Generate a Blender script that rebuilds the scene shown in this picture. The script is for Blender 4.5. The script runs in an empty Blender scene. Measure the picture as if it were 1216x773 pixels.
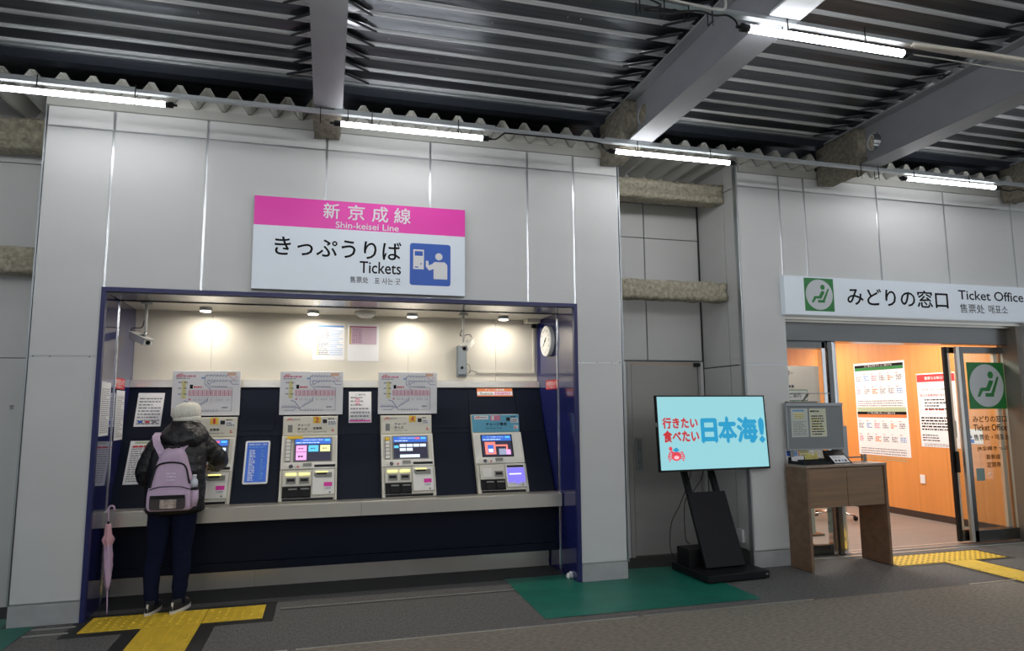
import bpy, bmesh, math, random
from mathutils import Vector, Matrix, noise
random.seed(7)
S = bpy.context.scene
COL = S.collection
PI = math.pi

# ------------------------------------------------------------------ camera
yaw, pitch, roll, fpx, CAMZ = 0.26849434, 0.12253483, -0.00746814, 796.7, 1.5
cy, sy, cp, sp = math.cos(yaw), math.sin(yaw), math.cos(pitch), math.sin(pitch)
fw = Vector((sy*cp, cy*cp, sp)); rt = Vector((cy, -sy, 0)); up = rt.cross(fw)
r2 = math.cos(roll)*rt + math.sin(roll)*up
u2 = -math.sin(roll)*rt + math.cos(roll)*up
cam = bpy.data.cameras.new('camera'); camo = bpy.data.objects.new('camera', cam); COL.objects.link(camo)
camo.matrix_world = Matrix(((r2.x, u2.x, -fw.x, 0), (r2.y, u2.y, -fw.y, 0), (r2.z, u2.z, -fw.z, CAMZ), (0, 0, 0, 1)))
cam.sensor_width = 36; cam.sensor_fit = 'HORIZONTAL'; cam.lens = fpx/1216*36; cam.clip_start = .05
S.camera = camo
# ------------------------------------------------------------------ world, exposure
W = bpy.data.worlds.new('night'); S.world = W; W.use_nodes = True
W.node_tree.nodes['Background'].inputs[0].default_value = (.62, .68, .75, 1)
W.node_tree.nodes['Background'].inputs[1].default_value = .66
S.view_settings.view_transform = 'Standard'; S.view_settings.look = 'None'
S.view_settings.gamma = 1; S.view_settings.use_curve_mapping = False
S.view_settings.exposure = 0.68
TUBE = 15.0      # emission of the LED tubes
DOWN = 3.0      # watts of each downlight in the ticket alcove
ROOM = 23.0      # watts of each office ceiling panel

# ------------------------------------------------------------------ materials
def mat(name, col, rough=.5, metal=0., emis=None, es=0., noise_amt=0., nscale=(8, 8, 8), bump=0., bscale=60., spec=.5, coat=0., detail=3.):
    m = bpy.data.materials.new(name); m.use_nodes = True
    nt = m.node_tree; b = nt.nodes['Principled BSDF']
    b.inputs['Base Color'].default_value = (*col, 1); b.inputs['Roughness'].default_value = rough
    b.inputs['Metallic'].default_value = metal; b.inputs['Specular IOR Level'].default_value = spec
    if coat: b.inputs['Coat Weight'].default_value = coat
    if emis: b.inputs['Emission Color'].default_value = (*emis, 1); b.inputs['Emission Strength'].default_value = es
    if noise_amt or bump:
        tc = nt.nodes.new('ShaderNodeTexCoord'); mp = nt.nodes.new('ShaderNodeMapping'); mp.inputs['Scale'].default_value = nscale
        nt.links.new(tc.outputs['Object'], mp.inputs[0])
    if noise_amt:
        n = nt.nodes.new('ShaderNodeTexNoise'); n.inputs['Scale'].default_value = 1; n.inputs['Detail'].default_value = detail
        nt.links.new(mp.outputs[0], n.inputs['Vector'])
        r = nt.nodes.new('ShaderNodeMapRange'); r.inputs[1].default_value = .25; r.inputs[2].default_value = .75
        r.inputs[3].default_value = 1-noise_amt; r.inputs[4].default_value = 1+noise_amt
        nt.links.new(n.outputs['Fac'], r.inputs[0])
        mx = nt.nodes.new('ShaderNodeVectorMath'); mx.operation = 'SCALE'; mx.inputs[0].default_value = col
        nt.links.new(r.outputs[0], mx.inputs['Scale']); nt.links.new(mx.outputs[0], b.inputs['Base Color'])
    if bump:
        n2 = nt.nodes.new('ShaderNodeTexNoise'); n2.inputs['Scale'].default_value = bscale; n2.inputs['Detail'].default_value = 4
        nt.links.new((mp if nscale[0] != nscale[1] or nscale[1] != nscale[2] else tc).outputs[0 if (nscale[0] != nscale[1] or nscale[1] != nscale[2]) else 'Object'], n2.inputs['Vector'])
        bp = nt.nodes.new('ShaderNodeBump'); bp.inputs['Strength'].default_value = bump; bp.inputs['Distance'].default_value = .01
        nt.links.new(n2.outputs['Fac'], bp.inputs['Height']); nt.links.new(bp.outputs[0], b.inputs['Normal'])
    return m
def emit(name, col, s):
    m = mat(name, (.02, .02, .02), .4, emis=col, es=s); return m
def glassmat(name, tint=(.93, .96, .95), refl=.10):
    m = bpy.data.materials.new(name); m.use_nodes = True; nt = m.node_tree; nt.nodes.clear()
    o = nt.nodes.new('ShaderNodeOutputMaterial'); mx = nt.nodes.new('ShaderNodeMixShader')
    t = nt.nodes.new('ShaderNodeBsdfTransparent'); g = nt.nodes.new('ShaderNodeBsdfGlossy'); f = nt.nodes.new('ShaderNodeFresnel')
    t.inputs[0].default_value = (*tint, 1); g.inputs['Roughness'].default_value = .02; f.inputs[0].default_value = 1.5
    g.inputs[0].default_value = (1, 1, 1, 1)
    ge = nt.nodes.new('ShaderNodeNewGeometry'); mr = nt.nodes.new('ShaderNodeMapRange'); mr.inputs[3].default_value = 1.5; mr.inputs[4].default_value = 1/1.5
    nt.links.new(ge.outputs['Backfacing'], mr.inputs[0]); nt.links.new(mr.outputs[0], f.inputs[0])
    nt.links.new(f.outputs[0], mx.inputs[0]); nt.links.new(t.outputs[0], mx.inputs[1]); nt.links.new(g.outputs[0], mx.inputs[2])
    nt.links.new(mx.outputs[0], o.inputs[0]); return m

M = {}
M['panel'] = mat('white wall panel', (.60, .605, .595), .42, noise_amt=.03, nscale=(1.2, 1.2, 3))
M['panel2'] = mat('pale wall panel', (.57, .57, .555), .42, noise_amt=.03, nscale=(1.2, 1.2, 3))
M['joint'] = mat('aluminium joint', (.55, .57, .58), .28, 1.)
M['jointdark'] = mat('dark joint', (.10, .10, .10), .5, .3)
M['plinth'] = mat('grey stone plinth', (.38, .39, .39), .55, noise_amt=.12, nscale=(7, 7, 7))
M['navytrim'] = mat('navy enamel', (.012, .016, .10), .42)
M['navy'] = mat('navy laminate', (.005, .008, .019), .40, spec=.18)
M['jamb'] = mat('glossy blue jamb', (.014, .018, .12), .12, coat=.6)
M['chrome'] = mat('chrome', (.8, .8, .8), .12, 1.)
M['steel'] = mat('brushed stainless steel', (.80, .77, .70), .28, .8, noise_amt=.10, nscale=(1.2, 1, .2))
M['steeldark'] = mat('dark stainless steel', (.17, .17, .165), .25, 1., noise_amt=.08, nscale=(1, 1, 6))
M['jambmetal'] = mat('satin bronze steel', (.30, .28, .25), .5, .9)
M['cream'] = mat('cream panel', (.60, .57, .50), .45)
M['soffit'] = mat('glossy soffit', (.20, .21, .24), .15, .4)
M['beam'] = mat('grey painted steel', (.30, .31, .33), .5, noise_amt=.08, nscale=(5, 3, 5))
M['wool'] = mat('brown rock wool', (.20, .182, .14), .95, noise_amt=.40, nscale=(26, 26, 26), bump=.9, bscale=50)  # brown darkened so the shadow on the beam wraps is in the colour
M['wool2'] = mat('pale rock wool', (.36, .33, .25), .95, noise_amt=.40, nscale=(30, 30, 30), bump=.9, bscale=50)  # lighter copy of the same wool, with the light from above painted in
M['foil'] = mat('dark foil insulation', (.085, .092, .102), .34, .75, noise_amt=.35, nscale=(.8, 14, 9), bump=.30, bscale=2.2)
M['strap'] = mat('dark strap', (.03, .033, .04), .45, .3)
M['ribmetal'] = mat('bright deck rib', (.72, .74, .76), .36, .45)
M['foilend'] = mat('crumpled foil', (.55, .57, .60), .30, .5, bump=.6, bscale=14)
M['corr'] = mat('galvanised corrugated sheet', (.50, .50, .47), .5, .25, noise_amt=.06, nscale=(3, 3, 3))
M['flash'] = mat('beige flashing', (.42, .42, .39), .5, .1)
M['rail'] = mat('galvanised rail', (.42, .45, .46), .38, .8)
M['tube'] = emit('led tube', (.97, .98, 1.), TUBE)
M['black'] = mat('black plastic', (.006, .006, .007), .45, spec=.3)
M['blackmat'] = mat('matte black steel', (.007, .007, .009), .55, spec=.25)
M['brownfloor'] = mat('brown floor covering', (.205, .182, .148), .8, noise_amt=.42, nscale=(24, 70, 24), bump=.35, bscale=3, detail=5)
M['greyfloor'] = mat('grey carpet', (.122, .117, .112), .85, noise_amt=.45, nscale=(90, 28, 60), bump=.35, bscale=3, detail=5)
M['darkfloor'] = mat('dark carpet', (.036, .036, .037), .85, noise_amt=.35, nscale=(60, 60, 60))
M['strip'] = mat('metal floor strip', (.55, .53, .48), .35, .7)
M['yellow'] = mat('yellow tactile tile', (.74, .50, .035), .55, noise_amt=.08, nscale=(9, 9, 9))
M['yellowdk'] = mat('worn yellow dot', (.40, .26, .04), .6)
M['blackmatting'] = mat('black border sheet', (.015, .015, .016), .6)
M['green'] = mat('green protective sheet', (.006, .15, .105), .42, noise_amt=.2, nscale=(3, 3, 3), bump=.25, bscale=6)
M['white'] = mat('white print', (.78, .78, .78), .5)
M['signwhite'] = mat('pale sign face', (.60, .66, .72), .35, emis=(.6, .66, .72), es=.12)
M['pink'] = mat('magenta print', (.72, .03, .36), .4)
M['blue'] = mat('blue print', (.012, .10, .50), .4)
M['ink'] = mat('black print', (.006, .006, .008), .6, spec=.12)
M['greyink'] = mat('grey print', (.22, .22, .24), .6)
M['paper'] = mat('white paper', (.80, .80, .82), .5)
M['paper2'] = mat('laminated paper', (.74, .74, .76), .12, coat=.6)
M['signgreen'] = mat('green print', (.01, .20, .035), .4)
M['disc'] = mat('pale disc', (.56, .60, .62), .4)
M['redprint'] = mat('red print', (.60, .035, .04), .5)
M['orangeprint'] = mat('orange print', (.72, .20, .06), .5)
M['pinkprint'] = mat('dusty pink print', (.62, .22, .32), .5)
M['blueprint'] = mat('light blue print', (.14, .32, .62), .5)
M['yellowprint'] = mat('pale yellow print', (.70, .66, .30), .5)
M['greenprint'] = mat('pale green print', (.42, .50, .33), .5)
M['machine'] = mat('warm grey machine housing', (.64, .62, .54), .42)
M['machinelight'] = mat('pale machine face', (.74, .73, .68), .4)
M['machinedark'] = mat('grey machine recess', (.22, .22, .20), .45)
M['plate'] = mat('cream nameplate', (.74, .71, .60), .4)
M['skyplate'] = mat('sky blue nameplate', (.10, .40, .58), .4)
M['slotlight'] = emit('yellow slot light', (.95, .85, .25), 1.1)
M['numyellow'] = mat('yellow number plate', (.80, .52, .03), .4)
M['orangewood'] = mat('orange wood veneer', (.68, .27, .07), .5, noise_amt=.07, nscale=(2, 14, .6))
M['deskwood'] = mat('brown wood desk', (.185, .112, .066), .45, noise_amt=.22, nscale=(2, 12, 14))
M['deskwood2'] = mat('brown wood drawer front', (.22, .138, .078), .45, noise_amt=.24, nscale=(1.2, 6, 26))
M['desktop'] = mat('desk top laminate', (.30, .235, .18), .35)
M['board'] = mat('grey board', (.20, .22, .23), .5)
M['boardframe'] = mat('grey aluminium frame', (.36, .38, .39), .4, .6)
M['doorgrey'] = mat('grey steel door', (.35, .345, .325), .42, noise_amt=.05, nscale=(1, 1, 5))
M['glass'] = glassmat('clear glass')
M['officefloor'] = mat('office floor', (.20, .165, .145), .5, noise_amt=.12, nscale=(2, 9, 2))
M['darkskirt'] = mat('dark skirting', (.045, .028, .022), .5)
M['hat'] = mat('cream knit', (.80, .77, .66), .95, noise_amt=.08, nscale=(60, 60, 60), bump=.5, bscale=120)
M['coat'] = mat('black nylon quilt', (.006, .006, .007), .40, bump=1., bscale=34)
M['jeans'] = mat('navy trousers', (.006, .009, .028), .9, spec=.15, noise_amt=.2, nscale=(12, 12, 12))
M['skin'] = mat('skin', (.60, .36, .26), .55)
M['hair'] = mat('dark brown hair', (.035, .020, .014), .5)
M['shoe'] = mat('black canvas shoe', (.014, .014, .016), .7)
M['sole'] = mat('white rubber sole', (.66, .64, .58), .6)
M['lilac'] = mat('lilac canvas', (.56, .42, .56), .75, noise_amt=.06, nscale=(20, 20, 20), bump=.15, bscale=90)
M['lilacdk'] = mat('lilac print', (.75, .66, .76), .7)
M['bottle'] = mat('clear plastic bottle', (.62, .66, .72), .15, coat=.5)
M['umbrella'] = mat('pink nylon', (.74, .42, .48), .45, noise_amt=.1, nscale=(30, 30, 8))
M['umbrella2'] = mat('lilac nylon', (.62, .44, .62), .45, noise_amt=.1, nscale=(30, 30, 8))
M['clockface'] = mat('clock face', (.75, .75, .72), .4)

# ------------------------------------------------------------------ helpers
def tag(o, label=None, cat=None, group=None, kind=None):
    if label: o['label'] = label
    if cat: o['category'] = cat
    if group: o['group'] = group
    if kind: o['kind'] = kind
    return o
def empty(name, loc=(0, 0, 0), rz=0., **k):
    o = bpy.data.objects.new(name, None); COL.objects.link(o); o.empty_display_size = .1
    o.location = loc; o.rotation_euler = (0, 0, rz); return tag(o, **k)
def frame(o, xd, yd):
    xd = Vector(xd).normalized(); yd = Vector(yd).normalized(); zd = xd.cross(yd)
    return Matrix(((xd.x, yd.x, zd.x, o[0]), (xd.y, yd.y, zd.y, o[1]), (xd.z, yd.z, zd.z, o[2]), (0, 0, 0, 1)))
def FR(y, x=0, z=0): return frame((x, y, z), (1, 0, 0), (0, 0, 1))       # faces the camera: local x right, y up, z out
SPLIT = {'board_foot', 'connector', 'end_cap', 'foot', 'guide_bar', 'indicator', 'key', 'lace', 'side_rail', 'dark_carpet', 'crab_eye', 'kick_plate'}
STUFF = {'printed_text', 'route_lines', 'fare_table', 'thin_lines', 'warning_dots'}
class MB:
    def __init__(s, mx=None): s.v = []; s.f = []; s.fm = []; s.mx = mx; s.cur = 0; s.smooth = []; s.pc = []
    def add(s, vs, fs, sm=False):
        n = len(s.v); s.pc.append((n, len(s.f)))
        s.v += [(s.mx @ Vector(p)) if s.mx else Vector(p) for p in vs]
        s.f += [tuple(i+n for i in f) for f in fs]; s.fm += [s.cur]*len(fs); s.smooth += [sm]*len(fs); return s
    def box(s, x0, x1, y0, y1, z0, z1):
        x0, x1 = sorted((x0, x1)); y0, y1 = sorted((y0, y1)); z0, z1 = sorted((z0, z1))
        return s.add([(x0, y0, z0), (x1, y0, z0), (x1, y1, z0), (x0, y1, z0), (x0, y0, z1), (x1, y0, z1), (x1, y1, z1), (x0, y1, z1)],
                     [(0, 3, 2, 1), (4, 5, 6, 7), (0, 1, 5, 4), (1, 2, 6, 5), (2, 3, 7, 6), (3, 0, 4, 7)])
    def prism(s, pts, h0, h1, ax=2):           # polygon in the two axes other than ax, extruded along ax
        def P(a, b, h): return (a, b, h) if ax == 2 else ((h, a, b) if ax == 0 else (a, h, b))
        n = len(pts); a = sum(pts[i][0]*pts[(i+1) % n][1]-pts[(i+1) % n][0]*pts[i][1] for i in range(n))
        if (a < 0) != (ax == 1): pts = pts[::-1]
        vs = [P(p[0], p[1], h0) for p in pts]+[P(p[0], p[1], h1) for p in pts]
        return s.add(vs, [tuple(range(n))[::-1], tuple(range(n, 2*n))]+[(i, (i+1) % n, n+(i+1) % n, n+i) for i in range(n)])
    def disc(s, cx, cy, r, z0, z1, n=24, ry=None):
        ry = ry or r
        return s.prism([(cx+r*math.cos(2*PI*i/n), cy+ry*math.sin(2*PI*i/n)) for i in range(n)], z0, z1)
    def rrect(s, x0, x1, y0, y1, r, z0, z1, n=5):
        p = []
        for (cx, cy, a) in ((x1-r, y1-r, 0), (x0+r, y1-r, 90), (x0+r, y0+r, 180), (x1-r, y0+r, 270)):
            p += [(cx+r*math.cos(math.radians(a+90*i/n)), cy+r*math.sin(math.radians(a+90*i/n))) for i in range(n+1)]
        return s.prism(p, z0, z1)
    def tube(s, pts, rad, n=8, caps=True):
        pts = [Vector(p) for p in pts]; rad = rad if isinstance(rad, (list, tuple)) else [rad]*len(pts)
        vs = []; prev = None
        for i, p in enumerate(pts):
            d = (pts[min(i+1, len(pts)-1)]-pts[max(i-1, 0)]).normalized()
            if prev is None: a = d.orthogonal().normalized()
            else: a = (prev-d*prev.dot(d)).normalized()
            prev = a; b = d.cross(a)
            for k in range(n):
                t = 2*PI*k/n; vs.append(tuple(p+rad[i]*(a*math.cos(t)+b*math.sin(t))))
        fs = [(i*n+k, i*n+(k+1) % n, (i+1)*n+(k+1) % n, (i+1)*n+k) for i in range(len(pts)-1) for k in range(n)]
        if caps: fs += [tuple(range(n))[::-1], tuple(range((len(pts)-1)*n, len(pts)*n))]
        return s.add(vs, fs, True)
    def rings(s, rings, n=32, caps=True, p=2., fn=None):       # rings: (cx,cy,z,rx,ry), superellipse exponent p
        vs = []
        for j, (cx, cy, z, rx, ry) in enumerate(rings):
            for k in range(n):
                t = 2*PI*k/n; c, q = math.cos(t), math.sin(t)
                x = math.copysign(abs(c)**(2/p), c)*rx; y = math.copysign(abs(q)**(2/p), q)*ry
                v = Vector((cx+x, cy+y, z))
                if fn: v = fn(v, t, j)
                vs.append(tuple(v))
        fs = [(i*n+k, i*n+(k+1) % n, (i+1)*n+(k+1) % n, (i+1)*n+k) for i in range(len(rings)-1) for k in range(n)]
        if caps: fs += [tuple(range(n))[::-1], tuple(range((len(rings)-1)*n, len(rings)*n))]
        return s.add(vs, fs, True)
    def build(s, name, m, parent=None, bevel=0., inv=None, kind=None):
        if name in SPLIT and len(s.pc) > 1:
            first = None
            for i, (a, c) in enumerate(s.pc):
                a2, c2 = s.pc[i+1] if i+1 < len(s.pc) else (len(s.v), len(s.f))
                q = MB(); q.v = s.v[a:a2]; q.f = [tuple(k-a for k in f) for f in s.f[c:c2]]; q.fm = s.fm[c:c2]; q.smooth = s.smooth[c:c2]
                o = q.build(name, m, parent, bevel, inv, kind); first = first or o
            return first
        me = bpy.data.meshes.new(name)
        vs = s.v
        if parent is not None:
            im = world_of(parent).inverted(); vs = [im @ v for v in s.v]
        me.from_pydata([tuple(v) for v in vs], [], s.f)
        for mm in (m if isinstance(m, (list, tuple)) else [m]): me.materials.append(mm)
        for i, pl in enumerate(me.polygons): pl.material_index = s.fm[i]; pl.use_smooth = s.smooth[i]
        me.update()
        o = bpy.data.objects.new(name, me); COL.objects.link(o)
        if parent is not None: o.parent = parent
        if bevel:
            b = o.modifiers.new('bevel', 'BEVEL'); b.width = bevel; b.segments = 2; b.limit_method = 'ANGLE'; b.angle_limit = .6
        if kind or name in STUFF: o['kind'] = kind or 'stuff'
        return o
def world_of(o):
    m = Matrix.Translation(o.location) @ o.rotation_euler.to_matrix().to_4x4()
    return world_of(o.parent) @ m if o.parent else m
def bx(name, m, parent, x0, x1, y0, y1, z0, z1, mx=None, bevel=0.):
    return MB(mx).box(x0, x1, y0, y1, z0, z1).build(name, m, parent, bevel)

_tc = {}
def text(s, mx, x0, x1, y0, y1, m, parent, name='lettering', h=.0015, bold=0., depth=.0008, rot=0.):
    key = s
    if key not in _tc:
        c = bpy.data.curves.new('t', 'FONT'); c.body = s; c.size = 1; c.resolution_u = 3
        o = bpy.data.objects.new('t', c)
        COL.objects.link(o)
        dg = bpy.context.evaluated_depsgraph_get()
        me = bpy.data.meshes.new_from_object(o.evaluated_get(dg))
        vs = [v.co.copy() for v in me.vertices]; fs = [tuple(p.vertices) for p in me.polygons]
        bpy.data.objects.remove(o); bpy.data.meshes.remove(me)
        _tc[key] = (vs, fs)
    vs, fs = _tc[key]
    if not vs: return None
    a0 = min(v.x for v in vs); a1 = max(v.x for v in vs); b0 = min(v.y for v in vs); b1 = max(v.y for v in vs)
    mb = MB(mx); cr, sr = math.cos(rot), math.sin(rot); xc, yc = (x0+x1)/2, (y0+y1)/2
    out = []
    for v in vs:
        x = x0+(v.x-a0)/(a1-a0)*(x1-x0); y = y0+(v.y-b0)/(b1-b0)*(y1-y0)
        if rot: x, y = xc+(x-xc)*cr-(y-yc)*sr, yc+(x-xc)*sr+(y-yc)*cr
        out.append((x, y, h))
    mb.add(out, fs)
    if bold:
        for i, (a, b) in enumerate(((1, 0), (-1, 0), (0, 1), (0, -1))):
            sx, sy_ = (x1-x0)/(a1-a0)*bold, (y1-y0)/(b1-b0)*bold
            mb.add([(p[0]+a*sx, p[1]+b*sy_, p[2]+.00004*(i+1)) for p in out], fs)
    return mb.build(name, m, parent)
def lines(mx, x0, x1, y0, y1, n, m, parent, fill=.45, h=.0015, name='printed_text', seed=1, word=.03, left=False):
    rn = random.Random(seed); mb = MB(mx); dy = (y1-y0)/n; w = x1-x0
    for i in range(n):
        yb = y1-(i+1)*dy; yt = yb+dy*fill; x = x0
        xe = x0+w*(rn.uniform(.55, 1.) if rn.random() < .35 else 1.)
        while x < xe-word*.3:
            l = rn.uniform(.4, 1.6)*word; xx = min(x+l, xe)
            mb.add([(x, yb, h), (xx, yb, h), (xx, yt, h), (x, yt, h)], [(0, 1, 2, 3)]); x = xx+word*rn.uniform(.15, .4)
    return mb.build(name, m, parent)
def flat(name, mx, x0, x1, y0, y1, m, parent, h0=0., h1=.001):
    return MB(mx).box(x0, x1, y0, y1, h0, h1).build(name, m, parent)
def strokes(mb, pts, w, h0, h1):
    for a, b in zip(pts, pts[1:]):
        dx, dy = b[0]-a[0], b[1]-a[1]; L = math.hypot(dx, dy) or 1; nx, ny = -dy/L*w/2, dx/L*w/2; ex, ey = dx/L*w*.4, dy/L*w*.4
        mb.prism([(a[0]-ex+nx, a[1]-ey+ny), (a[0]-ex-nx, a[1]-ey-ny), (b[0]+ex-nx, b[1]+ey-ny), (b[0]+ex+nx, b[1]+ey+ny)], h0, h1)
def struct(name): return tag(empty(name), kind='structure')

Y0 = 5.664
# ================================================================== STRUCTURE
# floor
fl = MB().box(-9, 13, -7, 4.64, -.06, 0).build('floor', M['brownfloor']); tag(fl, kind='structure')
bx('grey_carpet', M['greyfloor'], fl, -9, 13, 4.64, 5.93, -.06, -.0005)
bx('dark_carpet', M['darkfloor'], fl, -9, 13, 5.93, 6.60, -.06, -.001) if False else None
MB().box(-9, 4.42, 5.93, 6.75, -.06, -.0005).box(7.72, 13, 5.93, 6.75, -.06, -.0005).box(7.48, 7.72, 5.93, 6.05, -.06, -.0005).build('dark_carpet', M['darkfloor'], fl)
bx('office_carpet', M['officefloor'], fl, 4.42, 7.48, 5.93, 6.05, -.06, -.0005); bx('office_carpet', M['officefloor'], fl, 4.42, 7.72, 6.05, 6.75, -.06, -.0005); bx('office_carpet', M['officefloor'], fl, 3.9, 7.8, 6.75, 14, -.06, -.0005)
for x0, x1 in ((-4, -.2), (-.15, 2.2), (2.25, 3.7), (5.25, 8.5)):
    bx('metal_strip', M['strip'], fl, x0, x1, 4.635, 4.652, -.001, .004)
bx('metal_strip', M['strip'], fl, -.30, 1.54, 5.598, 5.612, -.001, .004)
bx('rubber_strip', M['blackmatting'], fl, -.30, 1.54, 5.565, 5.572, -.001, .002)
for y in (5.42, 5.562): bx('metal_strip', M['strip'], fl, -1.93, -1.66, y-.010, y+.010, -.001, .004)
bx('metal_strip', M['strip'], fl, 4.45, 7.45, 5.80, 5.83, -.001, .004)
bx('metal_strip', M['strip'], fl, 4.42, 7.48, 6.02, 6.05, -.001, .003)

# front wall: backing with openings, white panels, aluminium joints
wf = MB()
for a in ((-2.12, -1.665, 0, 2.435), (2.17, 2.607, 0, 2.435), (-2.12, 2.607, 2.435, 3.9), (3.894, 4.385, 0, 2.40), (3.894, 9.5, 2.40, 3.9), (7.50, 9.5, 0, 2.40)):
    wf.box(a[0]+.003, a[1]-.003, Y0+.0055, Y0+.10, a[2], a[3])
wf = wf.build('wall_front', M['joint']); tag(wf, kind='structure')
G = .0095
def panels(parent, xs, zs, y, m, g=G, t=.005):
    for a, b in zip(xs, xs[1:]):
        for c, d in zip(zs, zs[1:]):
            bx('wall_panel', m, parent, a+g, b-g, y, y+t, c+g*.7, d-g*.7, bevel=.0008)
U = (2.435, 3.675, 3.90)
panels(wf, (-2.12, -1.657), (.15, 1.905, 3.675, 3.90), Y0, M['panel'])
panels(wf, (-1.657, -.98, -.052, .824, 1.712, 2.158), U, Y0, M['panel'])
panels(wf, (2.158, 2.607), (.15, 1.905, 3.675, 3.90), Y0, M['panel'])
panels(wf, (3.894, 4.385), (.15, 1.905, 3.69, 3.90), Y0, M['panel'])
panels(wf, (4.385, 4.685, 5.598, 6.50, 7.456), (2.40, 3.69, 3.90), Y0, M['panel'])
panels(wf, (7.456, 8.4, 9.4), (2.40, 3.69, 3.90), Y0, M['panel'])
panels(wf, (7.50, 8.4, 9.4), (.15, 2.40), Y0, M['panel'])
for a, b in ((-2.12, -1.668), (2.172, 2.607), (3.894, 4.385), (7.50, 9.5)):
    bx('plinth', M['plinth'], wf, a+.002, b-.002, Y0-.004, Y0+.005, .001, .145)
sc = MB()
for z in (1.905,):
    for x in (-2.09, -1.98, -1.72, 2.20, 2.36, 2.50, 2.58): sc.mx = FR(Y0+.005, x, z); sc.disc(0, 0, .005, 0, .004, 8)
sc.build('screw', M['jointdark'], wf, kind='stuff')
# flashing at the wall head and corner beads
tr = MB().box(-2.12, 2.607, Y0-.03, Y0-.002, 3.832, 3.905).build('trim_1', M['flash']); tag(tr, kind='structure')
tr = MB().box(3.91, 9.4, Y0-.03, Y0-.002, 3.832, 3.905).build('trim_2', M['flash']); tag(tr, kind='structure')
for i, (x, z0) in enumerate(((-2.131, .145), (2.609, .145), (3.884, .0))):
    tr = MB().box(x, x+.011, Y0-.004, Y0+.05, z0, 3.9).build('trim_%d' % (i+3), M['rail']); tag(tr, kind='structure')

# service alcove on the right
AX0, AX1, AY = 2.62, 3.894, 6.40
wa = MB().box(AX0, AX1, AY+.02, AY+.1, 1.97, 4.1).box(AX0, 2.99, AY+.02, AY+.1, 0, 1.97).box(3.845, AX1, AY+.02, AY+.1, 0, 1.97).build('wall_alcove_back', M['jointdark']); tag(wa, kind='structure')
panels(wa, (AX0, 3.235, 3.88), (1.985, 3.30, 3.68, 4.1), AY, M['panel2'], .006, .018)
bx('wall_panel', M['panel2'], wa, AX0, 2.985, AY, AY+.016, .0, 1.975)
bx('wall_panel', M['panel2'], wa, 3.85, 3.885, AY, AY+.016, .0, 1.975)
wr = MB().box(AX1+.014, AX1+.07, Y0+.10, AY+.1, 0, 4.1).build('wall_alcove_right', M['jointdark']); tag(wr, kind='structure')
for a, b in ((Y0+.012, 5.905), (5.905, AY)):
    for c, d in ((.145, 1.905), (1.905, 3.69), (3.69, 4.1)):
        bx('wall_panel', M['panel2'], wr, AX1, AX1+.013, a+.006, b-.006, c+.006, d-.006)
bx('plinth', M['jointdark'], wr, AX1+.002, AX1+.013, Y0+.012, AY, 0, .14)
wl = MB().box(2.55, 2.607, Y0+.10, AY+.1, 0, 4.1).build('wall_alcove_left', M['panel2']); tag(wl, kind='structure')
# left alcove
wq = MB().box(-4.2, -2.07, 6.27, 6.35, 0, 4.1).build('wall_left_recess', M['jointdark']); tag(wq, kind='structure')
panels(wq, (-4.1, -3.0, -2.1), (.0, 1.93, 3.55, 4.1), 6.255, M['panel2'], .005, .014)
wq2 = MB().box(-2.125, -2.06, Y0+.10, 6.35, 0, 4.1).build('wall_left_return', M['panel2']); tag(wq2, kind='structure')
text('室', FR(6.2545), -2.44, -2.405, 1.52, 1.556, M['ink'], wq)

# doors: service door
dr = tag(empty('door_1'), kind='structure')
bx('door_leaf', M['doorgrey'], dr, 3.045, 3.815, AY+.010, AY+.05, .015, 1.945, bevel=.002)
fr = MB().box(2.988, 3.035, AY-.004, AY+.06, 0, 1.972).box(3.823, 3.846, AY-.004, AY+.06, 0, 1.972).box(3.035, 3.823, AY-.004, AY+.06, 1.952, 1.972)
fr.build('door_frame', M['doorgrey'], dr)
dc = bx('door_closer', M['black'], dr, 3.765, 3.835, AY-.03, AY-.005, 1.925, 1.962)
lk = bx('keypad_lock', M['boardframe'], dr, 3.063, 3.140, AY-.014, AY+.009, .875, 1.195, bevel=.006)
kb = MB(FR(AY-.014))
for r in range(6):
    for c in range(2): kb.box(3.083+c*.022, 3.099+c*.022, 1.06+r*.019, 1.072+r*.019, 0, .004)
kb.build('key', M['machinedark'], lk)
MB(FR(AY-.014)).disc(3.102, .95, .026, 0, .03, 16).build('knob', M['boardframe'], lk)

# ceiling: dark foil lined deck with thin folded ribs along x
mb = MB(); pit = .2; ribs = [5.44-pit*i for i in range(60)][::-1]
prof = []
for y in ribs: prof += [(y-.165, 4.238), (y-.10, 4.232), (y-.03, 4.222), (y+.03, 4.238)]
prof += [(5.6, 4.24), (6.6, 4.24)]
n = len(prof)
for a, b in ((-9, -2.6), (-2.6, -.045), (-.045, 2.53), (2.53, 4.93), (4.93, 7.4), (7.4, 13)):
    k = 12; vs = []
    for i in range(k+1):
        x = a+(b-a)*i/k
        for (yy, zz) in prof: vs.append((x, yy, zz+.008*noise.noise((x*1.5, yy*9, a))))
    mb.add(vs, [(i*n+j, i*n+j+1, (i+1)*n+j+1, (i+1)*n+j) for i in range(k) for j in range(n-1)])
ce = mb.build('ceiling', M['foil']); tag(ce, kind='structure')
me_r = None
for y in [r for r in ribs if r > 1.5]:
    if me_r is None:
        first = MB().prism([(-.024, .030), (-.022, .004), (-.012, -.002), (.016, .004), (.024, .030)], -9, 13, 0).build('deck_rib', M['ribmetal'], ce); me_r = first.data; first.location = (0, y, 4.208)
    else:
        o = bpy.data.objects.new('deck_rib', me_r); COL.objects.link(o); o.parent = ce; o.location = (0, y, 4.208)
rb = MB()
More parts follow.
